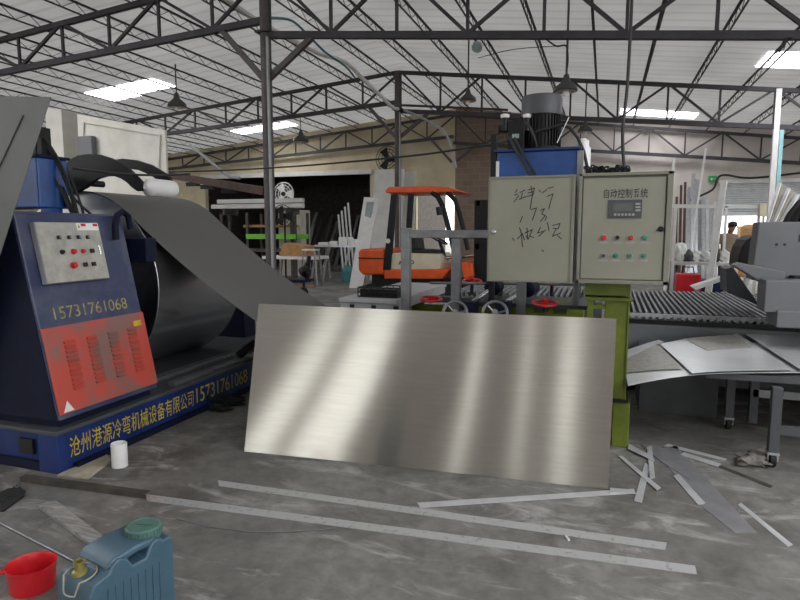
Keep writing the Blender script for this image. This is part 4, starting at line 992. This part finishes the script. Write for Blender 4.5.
# shelf rack with green boards
sr = thing('storage_rack', 'storage rack with bright green shelf boards in the rear bay', 'rack', (-11, 17.5, 0))
a, b = PY(205, 236, 17.0), PY(296, 236, 17.0)
MB().box(a.x, b.x, 17.0, 17.9, .85, .93).build('shelf', 'storage_dark', sr)
x0 = PY(246, 236, 17).x; x1 = PY(296, 238, 17).x; z = PY(270, 236, 17).z
MB().box(x0, x1, 16.98, 17.9, z - .1, z + .06).build('green_shelf', 'green_board', sr, bevel=.01)
MB().box(PY(240, 228, 17).x, PY(285, 228, 17).x, 17.2, 17.9, z + .28, z + .36).build('upper_shelf', 'cardboard', sr)
for x in (a.x, x0, x1 - .08):
    for y in (17.0, 17.85): MB().box(x, x + .08, y, y + .06, 0, 2.1).build('upright', 'storage_dark', sr)
z = PY(250, 205, 17).z
for k in range(6):
    xa, xb = PY(211 + k * 2, 205, 17).x, PY(302 - (k % 3) * 4, 205, 17).x; zz = z + (k // 3) * .16 - .1
    tag(MB().box(xa, xb, 17.0 + (k % 3) * .25, 17.18 + (k % 3) * .25, zz, zz + .13).build('white_profile', 'white_board', bevel=.004), 'white length of profile, %s of the bundle across the rear rack' % ORD[k], 'metal profile', 'white profiles stacked across the rear rack')
for x in (PY(222, 205, 17).x, PY(285, 205, 17).x): MB().box(x, x + .08, 17.02, 17.8, 2.05, z - .1).box(x, x + .08, 17.3, 17.4, 0, 2.05).build('cantilever_arm', 'storage_dark', sr)
a, b = PY(275, 210, 18), PY(298, 240, 18)
tag(MB().box(a.x, b.x, 18.2, 18.9, 0, a.z).build('carton', 'cream_board', bevel=.01), 'big cream cabinet beside the rack in the rear bay', 'cabinet')
a, b = PY(278, 243, 16), PY(306, 256, 16)
cbx = tag(MB().prism([PY(279, 256, 15.6), PY(307, 256, 15.6), PY(305, 246, 15.6), PY(283, 243, 15.6)], (0, .6, 0)).build('cardboard_box', 'cardboard', bevel=.01), 'brown cardboard box on the white bench by the pipe column', 'box')
bench = thing('bench', 'long white bench in the rear bay behind the pipe column', 'bench', (-9, 15.9, 0))
a, b = PY(264, 256, 15.5), PY(317, 258, 15.5)
MB().box(a.x, b.x, 15.4, 16.3, a.z - .08, a.z).build('bench_top', 'white', bench)
for x in (a.x + .1, b.x - .15):
    for y in (15.45, 16.2): MB().bar((x, y, 0), (x + .1, y, a.z - .08), .06).build('leg', 'steel_tube', bench)
def trestle(px0, px1, pyt, Y, label, mt='grey_light'):
    t = thing('trestle_table', label, 'table', (PY((px0 + px1) / 2, 250, Y).x, Y, 0)); a, b = PY(px0, pyt, Y), PY(px1, pyt, Y)
    MB().box(a.x, b.x, Y, Y + .8, a.z - .06, a.z).build('table_top', mt, t)
    for x in (a.x + .1, b.x - .1):
        for s, y in ((-1, Y + .1), (1, Y + .7)):
            MB().bar((x - .12, y, 0), (x, y, a.z - .06), .05).bar((x + .12, y, 0), (x, y, a.z - .06), .05).build('trestle_leg', 'steel_tube', t)
    return a.z
zt = trestle(314, 357, 245, 17.0, 'grey trestle table with loose metal parts in the rear bay', 'alu')
for k, (px, w_, h_) in enumerate(((334, .28, .12), (343.5, .3, .25), (324, .35, .08), (352, .24, .18))):
    p = PY(px, 245, 17.2); tag(MB().box(p.x - w_ / 2, p.x + w_ / 2, 17.15, 17.6, zt, zt + h_).build('metal_part', 'alu_pale', bevel=.01), '%s metal part on the grey trestle table' % ['flat grey', 'tallest pale', 'low grey', 'small pale'][k], 'metal part', 'metal parts on the trestle table')
st_ = thing('stool', 'small grey metal stool in the rear bay near the bench', 'stool', (-8.0, 15.0, 0)); a = PY(311, 249, 15)
MB().box(a.x - .2, a.x + .2, 14.85, 15.15, a.z - .04, a.z).build('seat', 'alu_pale', st_)
for sx_ in (-1, 1):
    for sy in (-1, 1): MB().bar((a.x + sx_ * .26, 15 + sy * .18, 0), (a.x + sx_ * .17, 15 + sy * .12, a.z - .04), .035).build('leg', 'steel_tube', st_)
p = PY(348, 263, 16.5); tag(MB().lathe([(.2, 0), (.2, .35), (.12, .45), (.08, .5)], (p.x, 16.5, 0), (0, 0, 1), 16).build('canister', 'teal', smooth=True), 'teal canister on the floor under the trestle table', 'canister')
p = G(341, 272); tag(MB().box(p.x - .5, p.x + .6, p.y, p.y + .5, 0, .22).build('tool_box', 'storage_dark', bevel=.01), 'low dark box on the floor before the trestle table', 'box')
p = PY(300, 280, 12.3); 
tr_ = thing('hand_trolley', 'dark blue hand trolley behind the steel strip', 'trolley', (p.x, 12.3, 0))
MB().box(p.x - .3, p.x + .15, 12.2, 12.7, .35, .42).build('deck', 'blue_dark', tr_)
MB().bar((p.x + .12, 12.4, .4), (p.x + .2, 12.4, .95), .06).build('handle_post', 'blue_dark', tr_)
MB().blob((p.x + .1, 12.4, .62), (.14, .12, .16), 4, .25, 2).build('motor', 'black_metal', tr_)
for x in (p.x - .25, p.x + .1): MB().lathe([(.12, -.03), (.12, .03)], (x, 12.25, .13), (0, 1, 0), 14).bar((x, 12.3, .13), (x, 12.3, .36), .04).build('wheel', 'rubber', tr_)
p = G(305, 288); tag(MB().box(p.x - .2, p.x + .15, p.y, p.y + .3, 0, .05).build('wood_offcut', 'wood'), 'small orange wood offcut on the floor by the strip edge', 'wood')
# brown beam with brackets, hung between column and left
bm_ = thing('crane_beam', 'rusty brown steel beam meeting the pipe column from the left', 'beam', (-7, 9.3, 2))
a, b = PY(150, 172, 10.5), PX(272, 191, RX - .06)
b = PY(271, 191, 8.1); b.x = RX - .07
MB().bar(a, b, .1, .12).build('beam', 'brown_steel', bm_)
for t in (.45, .58, .75):
    p = a.lerp(b, t); MB().box(p.x - .12, p.x + .12, p.y - .05, p.y + .05, p.z - .13, p.z - .06).build('clamp', 'black_metal', bm_)
# fans
def fan(px, py, Y, R, m, label, stand=True):
    c = PY(px, py, Y); t = thing('fan', label, 'fan', (c.x, Y, 0 if stand else c.z), 'industrial fans in the rear bay')
    mb = MB()
    for k in range(4): mb.torus((c.x, Y - .03 - .03 * (k % 2), c.z), (0, 1, 0), R * (1 - k * .24), .012, 28, 5)
    for k in range(14):
        a = k * PI / 7; mb.bar((c.x, Y - .06, c.z), (c.x + R * math.cos(a), Y - .03, c.z + R * math.sin(a)), .008)
    mb.build('guard', m, t)
    mb = MB()
    for k in range(3):
        a = k * 2.094; d = Vector((math.cos(a), 0, math.sin(a))); e = Vector((-d.z, 0, d.x))
        o = Vector((c.x, Y, c.z)); mb.prism([o + d * .05 - e * .06, o + d * R * .85 - e * .16, o + d * R * .85 + e * .14, o + d * .05 + e * .05], (0, .015, 0))
    mb.build('blade', m, t)
    MB().lathe([(.07, -.08), (.09, 0), (.09, .18)], (c.x, Y, c.z), (0, 1, 0), 14).build('motor', 'black_metal', t, smooth=True)
    if stand: MB().tube((c.x, Y + .1, .03), (c.x, Y + .1, c.z - .05), .03).lathe([(.3, 0), (.28, .03)], (c.x, Y + .1, 0), (0, 0, 1), 18).build('stand', 'black_metal', t)
    else: MB().bar((c.x, Y + .1, c.z), (c.x, 19.98, c.z), .05).build('wall_bracket', 'black_metal', t)
fan(284, 194, 19.0, .40, 'roller_white', 'pale pedestal fan beside the pipe column in the rear bay')
fan(283, 216, 16.6, .34, 'black_metal', 'black pedestal fan below the pale fan in the rear bay')
fan(388, 159, 19.3, .42, 'black_metal', 'dark wall fan above the white boards by the second column', False)
# truck/clutter outside the doorways

# ------------------------------------------------------------------ right rear: profiles, posts, clutter, person
for k in range(11):
    px = 677 + k * 4.1; top = [196, 184, 181, 186, 172, 178, 199, 197, 199, 203, 200][k]; m = ['brown_steel', 'brown_steel', 'brown_steel', 'alu', 'alu', 'alu', 'grey_light', 'alu', 'alu_pale', 'alu', 'alu_pale'][k]
    p = PY(px, 250, 17.2); zt = PY(px, top, 18.0).z; wd = .085 if k > 2 else .06
    tag(MB().prism([(p.x - wd / 2, 17.2, 0), (p.x + wd / 2, 17.2, 0), (p.x + wd / 2 + .05, 18.4, zt), (p.x - wd / 2 + .05, 18.4, zt)], (0, .05, 0)).build('metal_profile', m), '%s standing profile of the bundle right of the switch cabinet' % ORD[k], 'metal profile', 'tall profiles leaning at the rear wall')
a, b = G(704, 296), PY(724, 181, 12.0)
a = PY(706, 287, 11.0); tag(MB().bar((a.x, 11.0, .0), b, .10, .06).build('white_post', 'white', bevel=.004), 'white leaning post before the roller shutter', 'post')
gr = thing('white_gantry', 'white horizontal rail on posts behind the switch cabinet', 'rail', (1.9, 13, 0))
a, b = PY(666, 206, 13), PY(717, 206.5, 13)
MB().bar(a, b, .06, .07).build('rail', 'white', gr)
for px in (676, 716):
    x = PY(px, 206, 13).x; MB().box(x - .03, x + .03, 13.03, 13.09, 0, a.z).build('post', 'white', gr)
a, b = PY(724, 206, 15), PY(762, 207, 15)
tag(MB().bar((a.x, 15, a.z), b, .05, .07).bar((b.x - .05, 15, 0), (b.x - .05, 15, b.z), .05).bar((a.x + .05, 15, 0), (a.x + .05, 15, a.z), .05).build('white_rail', 'white'), 'white rail frame in front of the roller shutter', 'rail')
p = PY(764, 210, 14.9); tag(MB().box(p.x - .1, p.x + .1, 14.8, 14.95, p.z - .14, p.z + .14).bar((p.x, 14.9, 0), (p.x, 14.9, p.z), .04).build('junction_box', 'cream'), 'small cream junction box on a stand right of the shutter rail', 'box')
for px0, py0, px1, py1, Y, lab in ((674, 158, 670, 215, 9, 'short white upright behind the right edge of the switch cabinet'), (706, 148, 699, 194, 15.0, 'slender cream pole above the standing profiles')):
    a, b = PY(px0, py0, Y), PY(px1, py1, Y); bb = a + (b - a) * (a.z / (a.z - b.z)); tag(MB().bar(a, bb,   .035 if Y < 10 else .04).build('white_pole', 'white'), lab, 'pole')
pl = thing('painted_column', 'slim white and pale teal column right of the shutter', 'column', (3.1, 14.1, 0)); p = PY(771, 200, 14.1)
MB().bar((p.x, 14.1, 0), (p.x, 14.1, zr(p.x)), .10).build('white_shaft', 'white', pl)
MB().bar((p.x + .1, 14.1, 0), (p.x + .1, 14.1, zr(p.x) - .8), .07).build('teal_pipe', 'teal_pale', pl)
ex = rect(708.5, 176, 716.5, 181.5, 19.98, .05, 'exit_sign', 'exit_green', None); tag(ex, 'small green exit sign on the rear wall', 'sign')
p, q = PY(711, 178, 19.925), PY(714, 180, 19.925); MB().box(p.x, p.x + .04, 19.922, 19.93, p.z - .06, p.z).bar((p.x + .07, 19.926, p.z - .03), (p.x + .14, 19.926, p.z - .03), .02).build('sign_mark', 'white', ex)
rb = thing('red_box', 'bright red box with a wire handle on the floor behind the brush table', 'box', (1.5, 12, 0)); a, b = PY(677, 274, 12), PY(701, 287, 12)
MB().box(a.x, b.x, 12, 12.4, 0, a.z).build('body', 'red_plastic', rb, bevel=.02)
MB().path([(a.x + .1, 12.2, a.z), (a.x + .12, 12.2, a.z + .12), (b.x - .12, 12.2, a.z + .12), (b.x - .1, 12.2, a.z)], .012, 6).build('wire_handle', 'black_metal', rb)
wpk = tag(MB().prism([PY(692, 287, 10.5), PY(726, 276, 10.5), PY(728, 279, 10.5), PY(696, 290, 10.5)], (0, .3, 0)).build('white_plank', 'white'), 'white plank propped low behind the brush table', 'plank')
for px, py in ((697, 289), (726, 279)):
    p = PY(px, py, 10.62); MB().box(p.x - .03, p.x + .03, 10.6, 10.66, 0, p.z).build('prop', 'wood_pale', wpk)
zt = trestle(672, 738, 262, 13.2, 'cluttered white work table before the standing profiles', 'white_board')
cl_ = [(679, .12, .2, 'plastic_bag', 'white plastic bag at the left end of the cluttered table'), (687, .11, .13, 'grey_dark', 'dark grinder on the cluttered table'), (695, .10, .12, 'plastic_bag', 'small white bag in the middle of the cluttered table'), (704, .12, .12, 'alu_pale', 'pale metal part on the cluttered table'), (714, .12, .14, 'storage_dark', 'dark lump of tooling on the cluttered table'), (724, .12, .12, 'plastic_bag', 'flat white bag at the right end of the cluttered table')]
for k, (px, r_, h_, m, lab) in enumerate(cl_):
    p = PY(px, 262, 13.5); tag(MB().blob((p.x, 13.5, zt + h_ * .9), (r_, r_, h_), 40 + k, .22, 3).build(['plastic_bag', 'grinder', 'plastic_bag', 'metal_part', 'tooling', 'plastic_bag'][k], m, smooth=True), lab, ['bag', 'tool', 'bag', 'metal part', 'tool', 'bag'][k])
p = PY(717, 275, 12.6); tag(MB().box(p.x - .28, p.x + .25, 12.5, 12.9, 0, .62).build('blue_crate', 'blue', bevel=.02), 'dark blue crate under the cluttered table', 'crate')
p = PY(666, 232, 9.5)
for k, (px, py, m, lab) in enumerate(((753, 226, 'wood', 'orange brown carton stacked outside the half open shutter'), (762, 224, 'cardboard', 'brown carton stacked outside the half open shutter'), (748, 238, 'teal_pale', 'pale blue drum outside the half open shutter'))):
    p = PY(px, py, 22.5 + k * .3); tag(MB().box(p.x - .35, p.x + .35, 22.5 + k * .8, 23.1 + k * .8, 0, p.z).build('carton' if k < 2 else 'drum', m, bevel=.02), lab, 'carton' if k < 2 else 'drum')
for k in range(7):
    a, b = PY(762 + k * 1.5, 238, 12.0 + .1 * k), PY(780 + k * 3, 183 + k * 2, 12.6 + .1 * k)
    bb = a + (a - b) * (a.z / (b.z - a.z)); tag(MB().bar(bb, b, .05, .03).build('metal_profile', ['alu_pale', 'wood_pale', 'grey_light'][k % 3]), '%s slanting profile leaning behind the grey machine head' % ORD[k], 'metal profile', 'profiles slanting behind the machine head')

def person():
    p = PY(731, 221, 16.4); x, y = p.x, 16.4
    me = bpy.data.meshes.new('person'); 
    J_ = {'pel': (0, 0, .93), 'sp': (0, .0, 1.12), 'ch': (.01, -.01, 1.32), 'nk': (.03, -.03, 1.46), 'hd0': (.06, -.05, 1.55), 'hd1': (.09, -.07, 1.66),
          'sl': (-.18, 0, 1.40), 'el': (-.23, -.05, 1.13), 'wl': (-.14, -.22, .98), 'sr': (.18, -.02, 1.39), 'er': (.24, -.08, 1.13), 'wr': (.16, -.25, .99),
          'hl': (-.1, 0, .88), 'kl': (-.11, -.02, .48), 'al': (-.12, .02, .08), 'tl': (-.13, -.13, .04), 'hr': (.1, 0, .88), 'kr': (.12, -.03, .48), 'ar': (.13, .02, .08), 'tr': (.14, -.13, .04)}
    R_ = {'pel': .15, 'sp': .135, 'ch': .155, 'nk': .06, 'hd0': .075, 'hd1': .09, 'sl': .075, 'el': .05, 'wl': .035, 'sr': .075, 'er': .05, 'wr': .035, 'hl': .095, 'kl': .065, 'al': .045, 'tl': .035, 'hr': .095, 'kr': .065, 'ar': .045, 'tr': .035}
    E_ = [('pel', 'sp'), ('sp', 'ch'), ('ch', 'nk'), ('nk', 'hd0'), ('hd0', 'hd1'), ('ch', 'sl'), ('sl', 'el'), ('el', 'wl'), ('ch', 'sr'), ('sr', 'er'), ('er', 'wr'), ('pel', 'hl'), ('hl', 'kl'), ('kl', 'al'), ('al', 'tl'), ('pel', 'hr'), ('hr', 'kr'), ('kr', 'ar'), ('ar', 'tr')]
    ks = list(J_)
    vs = [Vector(J_[k]) for k in ks]; es = [(ks.index(a), ks.index(b)) for a, b in E_]; rs = [R_[k] for k in ks]
    for wn, s in (('wl', -1), ('wr', 1)):          # palm and five fingers
        wi = ks.index(wn); w0 = Vector(J_[wn]); pi_ = len(vs); vs.append(w0 + Vector((0, -.07, -.03))); rs.append(.03); es.append((wi, pi_))
        for f in range(4):
            b0 = len(vs); vs.append(w0 + Vector(((f - 1.5) * .022, -.12, -.045))); vs.append(w0 + Vector(((f - 1.5) * .024, -.16 + .008 * abs(f - 1.5), -.075))); rs += [.010, .009]; es += [(pi_, b0), (b0, b0 + 1)]
        b0 = len(vs); vs.append(w0 + Vector((-s * .05, -.07, -.035))); vs.append(w0 + Vector((-s * .065, -.105, -.055))); rs += [.011, .010]; es += [(wi, b0), (b0, b0 + 1)]
    me.from_pydata([v for v in vs], es, [])
    o = bpy.data.objects.new('person', me); C.objects.link(o); o.location = (x - .05, y, 0); sk_ = o.modifiers.new('skin', 'SKIN'); sk_.use_smooth_shade = True
    for i, r in enumerate(rs): me.skin_vertices[0].data[i].radius = (r, r * (.8 if ks[i] in ('pel', 'sp', 'ch') else 1) if i < len(ks) else r)
    me.skin_vertices[0].data[0].use_root = True
    sd_ = o.modifiers.new('sub', 'SUBSURF'); sd_.levels = 1; sd_.render_levels = 1
    bpy.context.view_layer.update(); dg = bpy.context.evaluated_depsgraph_get()
    m2 = bpy.data.meshes.new_from_object(o.evaluated_get(dg)); o.modifiers.clear(); o.data = m2
    m2.materials.clear()
    for m in ('skin', 'shirt', 'trousers', 'rubber'): m2.materials.append(MATS[m])
    for f in m2.polygons:
        c = f.center
        f.material_index = 3 if c.z < .07 else 2 if c.z < .93 and abs(c.y) < .2 and not (c.y < -.12 and c.z > .8) else 1 if (c.z > .9 and c.z < 1.46 and c.y > -.17) else 0
        f.use_smooth = True
    OFF[o] = Vector(o.location); hx = x - .05
    MB().blob((hx + .085, y - .055, 1.685), (.105, .115, .075), 3, .06, 3).blob((hx + .075, y + .0, 1.64), (.095, .075, .085), 4, .06, 3).build('hair', 'hair', o, smooth=True)
    for s in (-1, 1):
        MB().blob((hx + .09 + s * .033, y - .155, 1.655), (.010, .006, .007), 1, 0, 2).build('eye', 'black', o, smooth=True)
        MB().blob((hx + .085 + s * .098, y - .06, 1.63), (.012, .022, .032), 1, 0, 2).build('ear', 'skin', o, smooth=True)
    MB().blob((hx + .09, y - .168, 1.625), (.013, .016, .02), 1, 0, 2).build('nose', 'skin', o, smooth=True)
    MB().blob((hx + .09, y - .155, 1.585), (.024, .006, .006), 1, 0, 2).build('mouth', 'brown_steel', o, smooth=True)
    tag(o, 'person in a tan shirt and dark trousers standing by the half open shutter', 'person')
person()

# ------------------------------------------------------------------ hanging lamps, hoses and cables
def lamp(px, py, Y, R, label, ztop_=None):
    c = PY(px, py, Y); zt = ztop_ or zr(c.x); t = thing('pendant_lamp', label, 'lamp', (c.x, Y, c.z), 'hanging factory lamps')
    MB().lathe([(R, 0), (R * .92, R * .35), (R * .35, R * .85), (R * .22, R * 1.35), (R * .05, R * 1.5)], c, (0, 0, 1), 24).build('shade', 'lamp_shade', t, smooth=True)
    MB().lathe([(R * .97, -.008), (R * .5, -.004)], c, (0, 0, 1), 24).build('reflector', 'lamp_inside', t, smooth=True)
    MB().lathe([(.03, -.06), (.045, -.03), (.03, 0)], c, (0, 0, 1), 12).build('bulb', 'roller_white', t, smooth=True)
    MB().tube((c.x, Y, c.z + R * 1.45), (c.x, Y, zt), .014, 8).build('hanging_rod', 'truss', t)
lamp(566, 91, 8.1, .145, 'nearest cone lamp hanging above the electric motor')
lamp(468, 101, 11, .15, 'cone lamp hanging above the forklift mast')
lamp(177, 107, 10.8, .2, 'cone lamp hanging above the cream board by the left skylight')
lamp(301, 142, 17, .24, 'cone lamp hanging right of the pipe column before the cream wall')
lamp(585, 132, 14, .16, 'small cone lamp hanging low behind the electric motor')
fl_ = thing('flood_lamp', 'bare lamp clamped under the nearest truss', 'lamp', PY(478, 44, 8.1)); p = PY(478, 44, 8.1)
MB().lathe([(.03, 0), (.07, .05), (.07, .1)], p, (0, -.6, -.6), 14).build('lamp_head', 'glass_grey', fl_, smooth=True)
MB().bar(p, p + Vector((-.08, 0, .12)), .03).build('clamp', 'truss', fl_)
def cable(px, Ys, r, nm, m, label, cat='cable'):
    n = len(px); pts = []
    P_ = [PY(x, y, Ys[0] + (Ys[1] - Ys[0]) * i / (n - 1)) for i, (x, y) in enumerate(px)]
    for i in range(n - 1):
        p0, p1, p2, p3 = P_[max(i - 1, 0)], P_[i], P_[i + 1], P_[min(i + 2, n - 1)]
        for k in range(6):
            t = k / 6; pts.append(.5 * ((2 * p1) + (p2 - p0) * t + (2 * p0 - 5 * p1 + 4 * p2 - p3) * t * t + (3 * p1 - p0 - 3 * p2 + p3) * t ** 3))
    pts.append(P_[-1]); return tag(MB().path(pts, r, 8).build(nm, m, smooth=True), label, cat)
cable([(222, -4), (247, 14), (272, 29), (300, 44), (320, 54), (345, 62), (362, 78), (380, 95), (392, 107), (398, 109)], (7.9, 14.0), .04, 'white_hose', 'roller_white', 'thick pale hose drooping from the pipe column to the far column', 'hose')
cable([(272, 18), (290, 20), (303, 30), (325, 52), (345, 66), (355, 78)], (7.9, 12.0), .02, 'green_hose', 'teal', 'dark teal hose hanging beside the pale hose', 'hose')
cable([(632, -4), (630, 40), (627, 90), (623, 125), (623, 150), (624.5, 171)], (4.6, 4.36), .011, 'power_cable', 'hose', 'black power cable dropping onto the switch cabinet')
cable([(60, 171), (165, 172), (270, 168), (400, 157), (480, 146), (508, 141)], (9, 4.9), .011, 'long_cable', 'black', 'long black cable strung across the hall to the motor')
cable([(404, 110), (430, 122), (445, 133), (452, 150), (456, 168)], (14, 13.5), .03, 'grey_hose', 'grey_light', 'grey hose hanging off the far column behind the forklift', 'hose')
cable([(545, 38), (556, 46), (566, 46), (568, 60), (566, 75)], (8.0, 8.1), .010, 'lamp_wire', 'black', 'loose wire looping to the nearest cone lamp')
cable([(792, 38), (785, 40), (779, 52), (785, 44)], (8.0, 8.0), .012, 'wire_loop', 'black', 'wire loop hanging on the nearest truss at the far right')
cable([(478, 58), (510, 50), (540, 47), (560, 46)], (8.0, 8.0), .005, 'thin_wire', 'black', 'thin wire strung below the nearest truss')
cable([(690, 200), (712, 190), (718, 178), (726, 175), (750, 178), (800, 173)], (19.8, 19.8), .03, 'wall_cable', 'hose', 'dark cable drooping along the rear wall over the shutter')
p, q = PY(197, 150, 13), PY(236, 178, 13)
tag(MB().path([PY(190, 145, 13), PY(224, 173, 13), PY(230, 177, 13), PY(240, 178, 13)], .04, 8).build('vent_pipe', 'grey_light', smooth=True), 'pale bent pipe before the cream wall left of the column', 'pipe')
p, q = PY(152, 126, 11.5), PY(275, 108, 13)
tag(MB().bar(PY(397, 105, 14.45), PY(508, 110, 14.4), .05).build('tie_rod', 'brown_steel'), 'reddish brown tie rod above the forklift', 'rod')

# ------------------------------------------------------------------ light, camera
w = bpy.data.worlds.new('World'); S.world = w; w.use_nodes = True
bg = w.node_tree.nodes['Background']; bg.inputs['Color'].default_value = (1.0, .992, .978, 1); bg.inputs['Strength'].default_value = 2.3
cam = bpy.data.cameras.new('camera'); co_ = bpy.data.objects.new('camera', cam); C.objects.link(co_)
cam.sensor_width = 36; cam.lens = 27; cam.clip_start = .05; cam.clip_end = 300
co_.location = (0, 0, H); co_.rotation_euler = (PI / 2 - PIT, 0, YAW); S.camera = co_
S.view_settings.view_transform = 'Standard'; S.view_settings.look = 'None'; S.view_settings.gamma = 1; S.view_settings.exposure = .3
S.view_settings.use_curve_mapping = False
S.cycles.max_bounces = 10; S.cycles.diffuse_bounces = 6; S.cycles.transmission_bounces = 6; S.cycles.caustics_reflective = False
